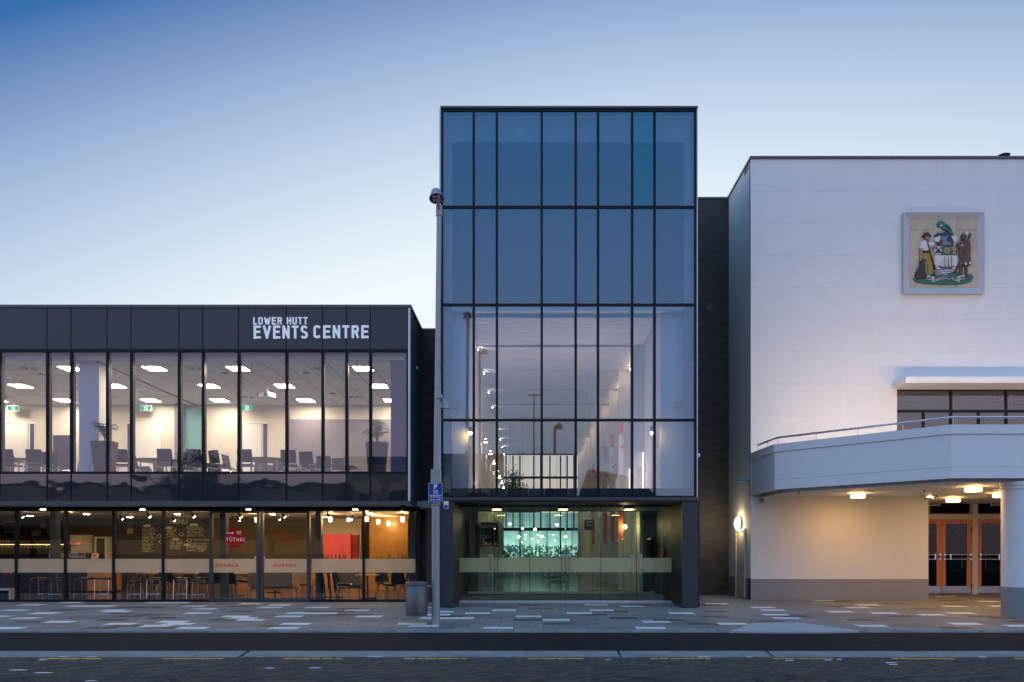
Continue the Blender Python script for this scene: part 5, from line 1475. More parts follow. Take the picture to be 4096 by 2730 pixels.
# ---- balcony: three banded fascia over an inset soffit
P = [(XS + .01, YW), (X(3098, 20.93), 20.93), (X(3806, 17.7), 17.7), (XE, 17.7)]
def inset(pts, d):
    out = []
    segs = []
    for a, b in zip(pts[:-1], pts[1:]):
        a, b = Vector(a), Vector(b)
        t = (b - a).normalized()
        nrm = Vector((-t.y, t.x))                      # towards the building
        segs.append((a + nrm * d, t))
    out.append(tuple(segs[0][0]) if d == 0 else (segs[0][0].x, YW))
    for (p, t), (q, s) in zip(segs[:-1], segs[1:]):
        den = t.x * s.y - t.y * s.x
        k = ((q.x - p.x) * s.y - (q.y - p.y) * s.x) / den
        out.append((p.x + t.x * k, p.y + t.y * k))
    out.append((XE, segs[-1][0].y))
    return out
def band(d0, d1, z0, z1):
    o, i = inset(P, d0), inset(P, d1)
    mb = MB()
    for k in range(3):
        mb.prism([o[k], o[k+1], i[k+1], i[k]], z0, z1)
    return mb
zb = [Z(1979.7, YW), 3.49, 4.275, Z(1813.7, YW)]
part(TH, 'balcony_band', band(0, .16, zb[0], zb[1]), M['white2'])
part(TH, 'balcony_band', band(.006, .16, zb[1] + .008, zb[2]), M['white2'])
part(TH, 'balcony_band', band(-.025, .17, zb[2] + .008, zb[3]), M['white2'])
part(TH, 'balcony_band', band(.02, .15, zb[1], zb[1] + .008), M['dado'])
part(TH, 'balcony_band', band(.02, .15, zb[2], zb[2] + .008), M['dado'])
i1, i2 = inset(P, .161), inset(P, .34)
part(TH, 'balcony_floor', MB().prism([(i1[0][0], YW - .002), i1[1], i1[2], i1[3], (XE, YW - .002)], 3.26, 3.5), M['dado'])
part(TH, 'soffit', MB().prism([(i2[0][0], YW - .001), i2[1], i2[2], i2[3], (XE, YW - .001)], 3.15, 3.259), M['white2'])
pbox(TH, 'soffit', M['white2'], XO + .001, XE, YW, YDW + .1, 3.15, 3.3)
# handrail
hp = inset(P, .1)
rail = [(hp[0][0], YW - .35, 4.70), (hp[1][0], hp[1][1], 4.70), (hp[2][0], hp[2][1], 4.70), (XE, hp[3][1], 4.70)]
part(TH, 'handrail', MB().tube(rail, .028, 10), M['steel'], True)
for (a, b, n) in ((rail[0], rail[1], 2), (rail[1], rail[2], 4), (rail[2], rail[3], 6)):
    for k in range(n):
        t_ = (k + .02) / n
        x, y = a[0] + (b[0] - a[0]) * t_, a[1] + (b[1] - a[1]) * t_
        part(TH, 'rail_post', MB().cyl((x, y, zb[3]), (x, y, 4.68), .011, n=8), M['steel'], True)
# floodlights fixed behind the parapet, throwing light up the wall
fl = thing('balcony_floodlight', '', 'floodlight', (0, 0, 0), 'floodlights hidden behind the balcony parapet', local=True)
s0 = MB().box(-.22, .22, -.06, .06, -.08, .08); part(fl, 'housing', s0.move(Matrix.Rotation(R(12), 4, 'X')), M['black'])
s0 = MB().box(-.2, .2, .061, .066, -.065, .065); part(fl, 'lens', s0.move(Matrix.Rotation(R(12), 4, 'X')), emit('flood_lens', (1, .68, .44), 340))
part(fl, 'bracket', MB().box(-.03, .03, -.2, -.07, -.02, .02), M['black'])
spread(fl, [(9.15, 19.05, 4.24), (10.9, 18.12, 4.24), (13.2, 18.12, 4.24), (15.6, 18.12, 4.24)], 'floodlight, {n} from left behind the white balcony parapet')
# ---- upper window under its thin hood
pbox(TH, 'window_hood', M['white2'], X(3569.6, YW), XE, 22.0, YW - .0005, 6.49, 6.67)
yw = YW + .1
xm = [WX, X(3803, yw), X(4023.5, yw), X(4240, yw), X(4460, yw)]
z_tr = Z(1645, yw)
for i_, (a, b) in enumerate(zip(xm[:-1], xm[1:])):
    w = pbox(TH, 'window', M['glass_dark'], a + .03, b - .03, yw, yw + .012, z_tr + .04, WZ1 - .04)
    e = MB()
    for px0, px1, zz in ((a + .18, b - .18, WZ1 - .22), (a + .18, b - .18, z_tr + .2)): e.box(px0 + .14, px1 - .14, yw - .004, yw - .001, zz - .006, zz + .006)
    for cx_ in (a + .2, b - .2):
        for cz_ in (WZ1 - .2, z_tr + .2):
            for q in ((-.07, .07, .055, .07), (-.07, .07, -.07, -.055), (-.07, -.055, -.055, .055), (.055, .07, -.055, .055)): e.box(cx_ + q[0], cx_ + q[1], yw - .004, yw - .001, cz_ + q[2], cz_ + q[3])
    part(w, 'etched_motif', e, M['etch'])
    mid = (a + b) / 2
    for c0, c1 in ((a, mid), (mid, b)):
        w = pbox(TH, 'window', M['glass_dark'], c0 + .05, c1 - .05, yw, yw + .012, 3.5, z_tr - .05)
        e = MB()
        e.box(c0 + .3, c1 - .3, yw - .004, yw - .001, z_tr - .29, z_tr - .28)
        for cx_ in (c0 + .2, c1 - .2):
            for q in ((-.07, .07, .055, .07), (-.07, .07, -.07, -.055), (-.07, -.055, -.055, .055), (.055, .07, -.055, .055)): e.box(cx_ + q[0], cx_ + q[1], yw - .004, yw - .001, z_tr - .285 + q[2], z_tr - .285 + q[3])
            e.box(cx_ - .005, cx_ + .005, yw - .004, yw - .001, 3.9, z_tr - .4)
        part(w, 'etched_motif', e, M['etch'])
        pbox(TH, 'window_stile', M['frame'], c0 - .02 if c0 != a else c0 + .031, c0 + .045, yw - .02, yw + .05, 3.5, z_tr - .04)
for x in xm: pbox(TH, 'mullion', M['frame'], x - .03 if x > WX else x, x + .03, yw - .03, yw + .08, 3.5, WZ1)
pbox(TH, 'transom', M['frame'], WX, xm[-1], yw - .025, yw + .07, z_tr - .035, z_tr + .035)
pbox(TH, 'transom', M['frame'], WX, xm[-1], yw - .025, yw + .07, WZ1 - .04, WZ1 - .001)
pbox(TH, 'foyer_floor', M['carpet'], XS + .2, XE, YW + .25, 31, 3.31, 3.5)
pbox(TH, 'foyer_wall', M['mauve'], XS + .2, XE, 31, 31.2, 3.5, 6.8)
pbox(TH, 'foyer_wall', M['mauve'], WX - .9, WX - .7, YW + .25, 31, 3.5, 6.8)
pbox(TH, 'foyer_ceiling', M['soffit'], WX - .7, XE, YW + .25, 31, 6.42, 6.6)
rr_ = thing('foyer_downlight', '', 'light', (0, 0, 0), 'large round downlights in the upstairs foyer ceiling', local=True)
part(rr_, 'ring', MB().lathe([(.34, 0), (.34, -.02), (.26, -.03), (.25, -.005)], n=28), M['trim'], True)
part(rr_, 'copper_bowl', MB().lathe([(.001, -.012), (.25, -.012), (.25, -.008), (.001, -.008)], n=28), mat('copper_bowl', (.25, .11, .05), .35, metal=.6), True)
spread(rr_, [(X(p, Y), Y, 6.42) for p, Y in ((3640, 24.3), (3865, 24.3), (4075, 24.3), (3980, 24.4))], 'round copper downlight, {n} from left behind the upstairs window')
# ---- entrance doors
zdoor, ztr = Z(2078, YDW), Z(2063, YDW)
pbox(TH, 'door_head', M['cream'], XO, XE, YDW - .06, YDW + .1, zdoor, ztr)
pbox(TH, 'door_head', M['cream'], XO, XE, YDW - .03, YDW + .1, Z(2012, YDW), 3.149)
pbox(TH, 'recess_wall', M['white'], X(4130, YDW), XE, YDW - .02, YDW + .1, -.05, zdoor - .001)
for p in (3885, 4040): pbox(TH, 'door_post', M['cream'], X(p, YDW), X(p + 21, YDW), YDW - .08, YDW + .1, -.02, Z(2012, YDW))
for a, b in ((3716, 3882), (3907, 4040), (4062, 4125)):
    w = pbox(TH, 'transom_window', M['glass_black'], X(a, YDW) + .03, X(b, YDW) - .02, YDW, YDW + .012, ztr + .06, Z(2012, YDW) - .03)
    x0, x1 = X(a, YDW), X(b, YDW)
    part(w, 'transom_frame', MB().box(x0, x0 + .03, YDW - .02, YDW + .05, ztr, Z(2012, YDW)).box(x1 - .02, x1, YDW - .02, YDW + .05, ztr, Z(2012, YDW)).box(x0 + .03, x1 - .02, YDW - .02, YDW + .05, ztr, ztr + .058), M['cream'])
def leaf_door(p0, p1, hinge_right, bar0, bar1):
    x0, x1 = X(p0, YDW) + .004, X(p1, YDW) - .004
    z0, z1, kz = .01, zdoor - .004, Z(2345, YDW)
    st = .15
    mb = MB().box(x0, x0 + st, YDW - .02, YDW + .03, z0, z1).box(x1 - st, x1, YDW - .02, YDW + .03, z0, z1)
    mb.box(x0 + st, x1 - st, YDW - .02, YDW + .03, z1 - .15, z1).box(x0 + st, x1 - st, YDW - .02, YDW + .03, z0, kz)
    d = part(TH, 'timber_door', mb, M['doorwood'])
    part(d, 'door_glass', MB().box(x0 + st, x1 - st, YDW, YDW + .012, kz, z1 - .15), M['glass_black'])
    part(d, 'kick_plate', MB().box(x0 + .01, x1 - .01, YDW - .026, YDW - .021, z0 + .01, kz - .01), M['chrome'])
    for py in (2219.5, 2237.5):
        part(d, 'push_bar', MB().cyl((x0 + .06, YDW - .09, Z(py, YDW)), (x1 - .06, YDW - .09, Z(py, YDW)), .022, n=10).box(x0 + .04, x0 + .1, YDW - .11, YDW - .021, Z(py, YDW) - .03, Z(py, YDW) + .03).box(x1 - .1, x1 - .04, YDW - .11, YDW - .021, Z(py, YDW) - .03, Z(py, YDW) + .03), M['chrome'], True)
    hx = x0 + .26 if hinge_right else x1 - .26
    part(d, 'door_handle', MB().box(hx - .02, hx + .02, YDW - .135, YDW - .113, Z(2240, YDW), Z(2217, YDW)), M['chrome'])
    e = MB()
    gx0, gx1 = x0 + st, x1 - st
    cx_ = gx1 - .16 if hinge_right else gx0 + .16
    s = -1 if hinge_right else 1
    e.box(cx_, cx_ + s*.35, YDW - .004, YDW - .001, Z(2107, YDW), Z(2106, YDW)); e.box(cx_ - .006, cx_ + .006, YDW - .004, YDW - .001, Z(2275, YDW), Z(2107, YDW) - .002)
    for k in range(2):
        ox, oz = cx_ + s * (.13 + .1*k), Z(2119 + 10.5*k, YDW)
        for q in ((-.045, .045, .035, .045), (-.045, .045, -.045, -.035), (-.045, -.035, -.035, .035), (.035, .045, -.035, .035)): e.box(ox + q[0], ox + q[1], YDW - .004, YDW - .001, oz + q[2], oz + q[3])
    part(d, 'etched_motif', e, M['etch'])
    for z in (.3, 1.3, 2.25):
        xx = x1 if hinge_right else x0
        part(d, 'hinge', MB().box(xx - .012, xx + .012, YDW - .045, YDW - .021, z - .07, z + .07), M['black'])
leaf_door(3648, 3763.5, False, 0, 0)
leaf_door(3764, 3884, True, 0, 0)
leaf_door(3907, 4018, False, 0, 0)
leaf_door(4062, 4128, True, 0, 0)
pbox(TH, 'entrance_floor', M['floor_dark'], XO - .2, XE, YDW - .02, 33, -.3, -.002)
pbox(TH, 'inner_wall', M['navy'], XO - .2, XE, 33, 33.1, 0, 3.14)
pbox(TH, 'inner_wall', M['navy'], XO - .3, XO - .2, YDW, 33, 0, 3.14)
pbox(TH, 'inner_wall', M['navy'], XE, XE + .1, YW, 33.1, -.3, 3.3)
pbox(TH, 'inner_ceiling', M['navy'], XO - .2, XE, YDW + .11, 33, 3.16, 3.3)
# ---- round column carrying the balcony
cxx, cyy = X(4018, 18.1) + .5, 18.1
colm = part(TH, 'round_column', MB().lathe([(.5, zd - .02), (.5, 2.98), (.53, 2.985), (.53, 3.03), (.51, 3.04), (.51, 3.06), (.54, 3.07), (.54, 3.149)], (cxx, cyy, 0), 48), M['white2'], True)
part(colm, 'column_dado', MB().lathe([(.503, pav_z(cyy) - .05), (.503, zd - .021)], (cxx, cyy, 0), 48), M['dado'], True)
# ---- lamps under the soffit
sf = thing('soffit_lamp', '', 'lamp', (0, 0, 0), 'drum lamps under the town hall canopy', local=True)
part(sf, 'base', MB().lathe([(.16, 0), (.16, -.03), (.15, -.035)], n=24), M['cream'], True)
part(sf, 'drum', MB().lathe([(.19, -.036), (.195, -.05), (.195, -.105)], n=24), emit('drum_side', (1, .6, .22), 14), True)
part(sf, 'lens', MB().lathe([(.195, -.1055), (.18, -.125), (.001, -.125)], n=24), emit('drum_glow', (1, .53, .15), 85), True)
spread(sf, [(9.48, 21.3, 3.149), (11.48, 19.1, 3.149), (13.2, 23.0, 3.149), (13.46, 21.1, 3.149), (14.6, 18.9, 3.149)], 'glowing drum lamp, {n} from left under the white canopy')
em = thing('emergency_light', 'small twin emergency light under the white canopy near the doors', 'light', (X(3714, 22.0), 22.0, 3.149))
xx = X(3714, 22.0)
part(em, 'plate', MB().box(xx - .16, xx + .16, 21.9, 22.1, 3.11, 3.148), M['cream'])
for s in (-1, 1): part(em, 'lamp_head', MB().cyl((xx + s*.1, 22.0, 3.11), (xx + s*.14, 21.9, 3.05), .035, .05, 12), M['cream'], True)
part(em, 'lens', MB().cyl((xx, 21.95, 3.109), (xx, 21.95, 3.09), .06, n=14), emit('small_lens', (1, .68, .28), 40), True)
for i_, (p, Y, lab) in enumerate(((3195, 20.9, 'small black sprinkler under left end of the white canopy'), (3697, 20.2, 'small black sprinkler under the canopy before the doors'), (3746, 21.8, 'small black sprinkler beside the emergency light'))):
    t = thing('canopy_sprinkler', lab, 'sprinkler', (X(p, Y), Y, 3.149))
    part(t, 'drop', MB().cyl((X(p, Y), Y, 3.149), (X(p, Y), Y, 3.10), .014, n=8), M['black'], True)
    part(t, 'deflector', MB().cyl((X(p, Y), Y, 3.10), (X(p, Y), Y, 3.09), .035, n=10), M['black'], True)
hr = thing('siren_horn', 'round white siren on the wall under left end of the canopy', 'siren', (X(3043, YW), YW - .05, Z(2003, YW)))
hx, hz = X(3044, YW), Z(2003, YW)
part(hr, 'horn', MB().cyl((hx, YW + .003, hz), (hx, YW - .09, hz), .05, .095, 20), M['white2'], True)
part(hr, 'grille', MB().cyl((hx, YW - .091, hz), (hx, YW - .1, hz), .08, .06, 20), M['dado'], True)
for p0, Y, lab in ((3738, YDW - .3, 'small white framed notice box above the left timber doors'), (3990, YDW - .3, 'small white framed notice box above the right timber door')):
    t = thing('door_sign', lab, 'sign', (X(p0, Y), Y, 2.95))
    mb = MB().box(X(p0 - 22, Y), X(p0 + 22, Y), Y + .01, Y + .04, Z(2022, Y), Z(2008, Y))
    part(t, 'panel', mb, M['mauve'])
    e = MB()
    a, b, c, d = X(p0 - 24, Y), X(p0 + 24, Y), Z(2024, Y), Z(2006, Y)
    e.box(a, a + .02, Y, Y + .045, c, d).box(b - .02, b, Y, Y + .045, c, d).box(a + .02, b - .02, Y, Y + .045, c, c + .02).box(a + .02, b - .02, Y, Y + .045, d - .02, d)
    part(t, 'frame', e, M['white_print'])

# ================================================================== coat of arms on the white wall
CA = thing('coat_of_arms', 'painted coat of arms relief in a square white frame on the white wall', 'plaque', (X(3767, YW), YW, Z(1018, YW)))
def U(u): return X(3580 + u * .24235, YW)
def V(v): return Z(830 + v * .24235, YW)
o_, n_ = (108, 115, 1435, 1445), (232, 203, 1347, 1337)
M['crestframe'] = mat('crest_frame_grey', (.46, .48, .5), .6, var=.05)
yo, yi = YW - .13, YW - .03
def chamfer(a, b, c, d):
    return MB().add([(U(a[0]), yo, V(a[1])), (U(b[0]), yo, V(b[1])), (U(c[0]), yi, V(c[1])), (U(d[0]), yi, V(d[1])),
                     (U(a[0]), YW - .001, V(a[1])), (U(b[0]), YW - .001, V(b[1])), (U(c[0]), YW - .001, V(c[1])), (U(d[0]), YW - .001, V(d[1]))],
                    [(0,1,2,3), (4,7,6,5), (0,4,5,1), (1,5,6,2), (2,6,7,3), (3,7,4,0)])
L_, T_, R_, B_ = o_[0], o_[1], o_[2], o_[3]
l_, t_, r2_, b_ = n_
for q in (((L_, T_), (R_, T_), (r2_, t_), (l_, t_)), ((L_, B_), (R_, B_), (r2_, b_), (l_, b_)), ((L_, T_), (L_, B_), (l_, b_), (l_, t_)), ((R_, T_), (R_, B_), (r2_, b_), (r2_, t_))):
    part(CA, 'frame_side', chamfer(*q), M['crestframe'])
sand = mat('crest_stone', (.52, .43, .3), .8, var=.1, scale=6, rnd=.05)
for a, b, rows in ((l_, 617, (t_, 377, 695, 980, b_)), (617, 1005, (t_, 697, b_)), (1005, r2_, (t_, 373, 697, 980, b_))):
    for c, d in zip(rows[:-1], rows[1:]):
        pbox(CA, 'stone_tile', sand, U(a + 2), U(b - 2), YW - .032, YW - .002, V(d - 2), V(c + 2))
def cm_(n, c, rough=.5): return mat('crest_' + n, c, rough, var=.15, scale=30)
CM = dict(green=cm_('green', (.02, .13, .085)), white=cm_('white', (.62, .62, .6)), skin=cm_('skin', (.36, .19, .12)), dark=cm_('dark', (.035, .016, .014)), mustard=cm_('mustard', (.3, .22, .02)),
          black=cm_('black', (.01, .01, .012)), blue=cm_('blue', (.03, .09, .26)), navy=cm_('navy', (.012, .03, .075)), grey=cm_('grey', (.17, .18, .22)), gold=cm_('gold', (.42, .19, .06)),
          brown=cm_('brown', (.085, .04, .03)), deep=cm_('deep', (.11, .05, .04)), red=cm_('red', (.35, .03, .025)), sail=cm_('sail', (.55, .5, .4)), tan=cm_('tan', (.33, .23, .13)), bird=cm_('bird', (.015, .16, .11)))
def rel(name, col, th, pts, base=.033):
    th, base = th * .6, .033 + (base - .033) * .6
    c = [(U(a), V(b)) for a, b in pts]
    gx, gz = sum(p[0] for p in c) / len(c), sum(p[1] for p in c) / len(c)
    mb = MB()
    f = [(gx + (x - gx) * .9, gz + (z - gz) * .93) for x, z in c]
    n = len(c)
    vs = [(x, YW - base, z) for x, z in c] + [(x, YW - base - th * .6, z) for x, z in c] + [(x, YW - base - th, z) for x, z in f]
    fs = [tuple(range(n)), tuple(range(2*n, 3*n))]
    for k in (0, n): fs += [(k + i, k + (i+1) % n, k + n + (i+1) % n, k + n + i) for i in range(n)]
    part(CA, name, mb.add(vs, fs), CM[col])
rel('grass', 'green', .05, [(275,1190),(310,1160),(420,1130),(500,1105),(640,1120),(820,1130),(900,1085),(960,1080),(1040,1075),(1120,1105),(1240,1110),(1280,1165),(1240,1240),(1100,1280),(820,1295),(500,1280),(330,1250)])
rel('ribbon', 'white', .02, [(500,1140),(540,1130),(635,1165),(630,1205),(590,1215),(510,1205)], .085)
rel('ribbon', 'white', .02, [(1000,1160),(1120,1125),(1130,1195),(1045,1215),(1010,1205)], .085)
rel('ribbon', 'white', .02, [(600,1252),(590,1215),(720,1165),(830,1155),(950,1170),(1045,1215),(1040,1250),(930,1208),(820,1197),(710,1212)], .095)
rel('trousers', 'mustard', .07, [(435,755),(560,755),(575,850),(612,960),(605,1130),(535,1130),(525,985),(508,950),(500,1130),(465,1130),(460,980),(430,870)])
rel('boot', 'black', .09, [(550,1130),(615,1115),(640,1140),(600,1155),(552,1150)])
rel('boot', 'black', .09, [(462,1130),(505,1130),(505,1175),(480,1185),(462,1160)])
rel('shirt', 'white', .09, [(460,555),(545,570),(635,600),(655,640),(590,665),(560,640),(568,735),(440,735),(430,692),(380,690),(400,600)])
rel('belt', 'black', .1, [(442,733),(568,733),(568,762),(442,762)])
rel('arm', 'skin', .09, [(385,690),(430,690),(428,850),(405,912),(382,905),(388,800)])
rel('arm', 'skin', .115, [(522,685),(600,655),(640,620),(668,640),(650,680),(560,722),(525,712)])
rel('head', 'skin', .11, [(470,490),(550,478),(556,510),(546,540),(525,562),(490,548),(468,520)])
rel('neckerchief', 'red', .105, [(478,552),(530,565),(548,600),(500,592)])
rel('hat', 'dark', .13, [(425,488),(455,482),(465,440),(500,435),(535,438),(545,472),(580,482),(568,512),(500,498),(440,512)])
rel('spade_shaft', 'brown', .13, [(500,600),(512,598),(648,1038),(630,1044)])
rel('spade_blade', 'grey', .12, [(608,1080),(660,1042),(706,1100),(692,1155),(652,1152)])
rel('dog', 'dark', .11, [(400,895),(430,875),(492,875),(490,902),(462,930),(488,1020),(480,1090),(500,1185),(430,1192),(330,1203),(312,1140),(330,1070),(390,985),(388,920)])
rel('shield', 'white', .07, [(632,805),(1010,805),(1015,900),(1000,980),(940,1070),(820,1138),(700,1070),(640,980),(630,900)])
rel('shield_quarter', 'white', .072, [(632,655),(757,655),(757,795),(632,795)])
rel('shield_chief', 'green', .07, [(760,655),(1017,655),(1012,803),(760,803)])
rel('chevron', 'black', .02, [(636,768),(694,695),(754,768),(754,792),(694,735),(636,792)], .105)
for fx, fy in ((664, 692), (730, 690), (697, 762)):
    rel('lily', 'black', .02, [(fx-5, fy+22),(fx-4, fy+6),(fx-22, fy+8),(fx-22, fy-8),(fx-8, fy-4),(fx, fy-26),(fx+8, fy-4),(fx+22, fy-8),(fx+22, fy+8),(fx+4, fy+6),(fx+5, fy+22)], .108)
rel('gear', 'gold', .025, [(832 + (60 if k % 2 else 47) * math.cos(2*math.pi*k/32), 728 + (60 if k % 2 else 47) * math.sin(2*math.pi*k/32)) for k in range(32)], .1)
rel('gear_hub', 'green', .012, [(832 + 15 * math.cos(2*math.pi*k/12), 728 + 15 * math.sin(2*math.pi*k/12)) for k in range(12)], .126)
rel('wheat', 'gold', .025, [(905,700),(925,668),(950,660),(980,672),(998,700),(968,738),(988,795),(915,795),(932,738)], .1)
for k, zz in enumerate((1040, 1072, 1103)):
    w = (135, 95, 50)[k]
    pts = []
    for i_ in range(13):
        u = 820 - w + 2*w*i_/12
        pts.append((u, zz + 5*math.sin(i_*1.05)))
    rel('wave', 'blue', .015, pts + [(a, b + 13) for a, b in pts[::-1]], .102)
rel('ship_hull', 'brown', .02, [(668,982),(700,1002),(735,1030),(900,1033),(945,1008),(962,982),(930,998),(760,1003)], .104)
rel('sail', 'sail', .02, [(772,858),(846,852),(846,985),(690,985)], .104)
rel('sail', 'sail', .02, [(858,885),(895,868),(900,985),(856,985)], .104)
rel('sail', 'sail', .02, [(906,850),(942,885),(948,985),(906,985)], .104)
for a in (797, 852, 902): rel('mast', 'brown', .012, [(a-3, 822),(a+3, 822),(a+4, 1005),(a-4, 1005)], .126)
rel('mantling', 'navy', .06, [(632,475),(680,440),(725,430),(735,470),(690,500),(650,520)])
rel('mantling', 'navy', .06, [(668,590),(740,575),(748,645),(680,648)])
rel('mantling', 'navy', .07, [(738,440),(800,422),(870,418),(882,460),(740,468)])
rel('mantling', 'navy', .06, [(838,498),(900,468),(950,560),(942,642),(880,605),(850,570)])
rel('mantling', 'white', .075, [(622,550),(650,510),(720,488),(738,540),(692,560),(722,592),(640,582)])
rel('mantling', 'white', .075, [(905,500),(990,478),(1006,510),(992,540),(1004,570),(960,602),(940,560)])
rel('helmet', 'grey', .11, [(735,500),(760,470),(830,468),(842,500),(826,560),(842,590),(895,600),(912,650),(760,650),(744,630),(762,600),(740,540)])
rel('visor_slit', 'black', .02, [(752,490),(800,482),(828,488),(800,500),(756,502)], .143)
rel('bird_body', 'bird', .09, [(673,290),(700,248),(745,235),(790,265),(802,300),(870,332),(922,392),(950,462),(905,470),(862,420),(800,392),(752,362),(735,322),(692,335)])
rel('bird_wing', 'navy', .02, [(800,290),(860,325),(910,395),(870,400),(820,350)], .12)
rel('bird_wattle', 'white', .03, [(720,318),(740,302),(758,318),(745,340),(725,338)], .12)
rel('kilt', 'tan', .06, [(1035,850),(1088,880),(1092,950),(1045,948)])
rel('leg', 'brown', .07, [(1040,945),(1102,985),(1096,1110),(1082,1145),(1005,1150),(1050,1110)])
rel('leg', 'brown', .07, [(1130,985),(1182,978),(1176,1110),(1182,1185),(1145,1185),(1135,1100)])
rel('torso', 'brown', .09, [(1005,612),(1060,572),(1140,560),(1212,590),(1145,700),(1030,698),(978,668)])
rel('cloak', 'deep', .1, [(1030,700),(1140,685),(1195,590),(1232,615),(1225,760),(1238,962),(1100,992),(1080,880),(1040,850)])
rel('head', 'brown', .11, [(1064,510),(1078,462),(1110,450),(1150,470),(1162,520),(1130,562),(1080,552)])
rel('feather', 'white', .1, [(1122,405),(1155,425),(1185,415),(1165,490),(1145,492)])
rel('spear_shaft', 'brown', .14, [(1145,690),(1158,696),(968,1118),(953,1110)])
rel('spear_head', 'green', .12, [(1215,438),(1238,470),(1205,530),(1180,565),(1192,500)])
rel('spear_collar', 'red', .12, [(1150,560),(1200,550),(1205,605),(1160,600)])
for fx, fy in ((1135, 955), (1210, 940)):
    rel('cloak_trim', 'black', .02, [(fx-40, fy+5),(fx, fy-40),(fx+35, fy),(fx-5, fy+38)], .13)
    rel('cloak_trim', 'white', .012, [(fx-26, fy+3),(fx, fy-27),(fx+22, fy),(fx-4, fy+25)], .148)
rel('sash', 'white', .02, [(1060,640),(1100,630),(1090,665),(1068,660)], .12)
# lettering on the ribbon
def arc_text(txt, u0, u1, size, vfun, name):
    o = text_mesh(txt, size, 0, YW - .1, 0, CM['black'], CA, name, .006, .002)
    off = OFF[CA.name]
    xs_ = [v.co.x + off[0] for v in o.data.vertices]
    a, b = min(xs_), max(xs_)
    for v in o.data.vertices:
        f = (v.co.x + off[0] - a) / (b - a)
        u = u0 + (u1 - u0) * f
        v.co.x = U(u) - off[0]
        v.co.z = v.co.z + V(vfun(f))
arc_text('CITY·OF·LOWER·HUTT·', 606, 1036, .105, lambda f: 1240 - 42 * math.sin(math.pi * f), 'ribbon_lettering')
arc_text('INC', 512, 592, .1, lambda f: 1204, 'ribbon_lettering')
arc_text('1891', 1045, 1128, .1, lambda f: 1200, 'ribbon_lettering')
# ================================================================== street furniture
LY = 16.15
lx0, lx1 = X(1743, LY), X(1757, LY)
lz0, ztop = pav_z(LY), Z(860, LY)
SL = thing('street_lamp', 'tall grey street lamp post with tilted lamp head before the tower', 'street lamp', (lx0, LY, lz0))
zs = Z(2024, LY)
part(SL, 'lower_pole', MB().lathe([(.092, 0), (.09, .05), (.088, zs - lz0), (.09, zs - lz0 + .001)], (lx0, LY, lz0), 24), M['galv'], True)
part(SL, 'collar', MB().lathe([(.09, 0), (.1, .01), (.1, .05), (.06, .08)], (lx0 + .005, LY, zs), 24), M['galv'], True)
part(SL, 'upper_pole', MB().cyl((lx0 + .01, LY, zs + .07), (lx1, LY, ztop), .066, .056, 20), M['galv'], True)
part(SL, 'access_plate', MB().box(lx0 - .05, lx0 + .045, LY - .094, LY - .086, Z(2328, LY), Z(2290, LY)), M['galv'])
part(SL, 'control_box', MB().box(X(1726, LY), X(1765.5, LY), LY - .13, LY - .03, Z(1936, LY), Z(1879, LY)), M['galv'])
part(SL, 'spigot', MB().cyl((lx1, LY, ztop - .03), (lx1, LY, ztop + .19), .072, n=20), M['galv'], True)
hd = Matrix.Translation((lx1 - .02, LY - .2, Z(813, LY) + .02)) @ Matrix.Rotation(R(-17), 4, 'X')
hd = Matrix.Translation((lx1 - .03, LY - .22, Z(815, LY))) @ Matrix.Rotation(R(-17), 4, 'X') @ Matrix.Rotation(R(-6), 4, 'Y')
s0 = MB().lathe([(.001, .22), (.075, .22), (.095, .2), (.158, .01), (.16, 0), (.15, 0), (.148, .02), (.001, .02)], n=32)
head = part(SL, 'lamp_head', s0.move(hd), M['galv'], True)
part(head, 'lamp_underside', MB().lathe([(.001, .015), (.146, .015), (.146, .019), (.001, .019)], n=28).move(hd), M['black'], True)
for a in (-1, 1):
    for b in (-1, 1):
        part(head, 'led_module', MB().box(a*.048 - .04, a*.048 + .04, b*.048 - .04, b*.048 + .04, .008, .0145).move(hd), M['trim'])
part(SL, 'lamp_arm', MB().tube([(lx1, LY - .05, ztop + .1), (lx1 - .01, LY - .14, ztop + .17), (lx1 - .02, LY - .2, Z(815, LY) + .02)], .035, 10), M['galv'], True)
hd2 = Matrix.Translation((X(1770, LY), LY + .28, Z(1625, LY))) @ Matrix.Rotation(R(8), 4, 'X')
s0 = MB().lathe([(.001, .2), (.07, .2), (.09, .18), (.145, .005), (.14, 0), (.001, .01)], n=28).move(hd2)
part(SL, 'side_lamp_head', s0, M['galv'], True)
part(SL, 'side_lamp_arm', MB().cyl((lx0 + .06, LY + .05, Z(1590, LY)), (X(1770, LY), LY + .28, Z(1600, LY)), .03, n=10), M['galv'], True)
part(SL, 'clamp', MB().lathe([(.085, -.09), (.085, .0)], (lx0 + .065, LY, Z(1580, LY)), 18), M['galv'], True)
ps = thing('parking_sign', 'small blue parking sign with white P 15 on the lamp post', 'sign', (X(1746, LY), LY - .15, Z(2010, LY)))
sx0, sx1, sz0, sz1, sy = X(1717.7, LY), X(1773.5, LY), Z(2010.5, LY), Z(1935.5, LY), LY - .16
def rrect(x0, x1, z0, z1, r, n=5):
    pts = []
    for cx_, cz_, a0 in ((x1 - r, z1 - r, 0), (x0 + r, z1 - r, 90), (x0 + r, z0 + r, 180), (x1 - r, z0 + r, 270)):
        for k in range(n + 1):
            a = R(a0 + 90 * k / n)
            pts.append((cx_ + r*math.cos(a), cz_ + r*math.sin(a)))
    return pts
part(ps, 'plate', MB().slab(rrect(sx0, sx1, sz0, sz1, .02), sy, sy + .004), M['white_print'])
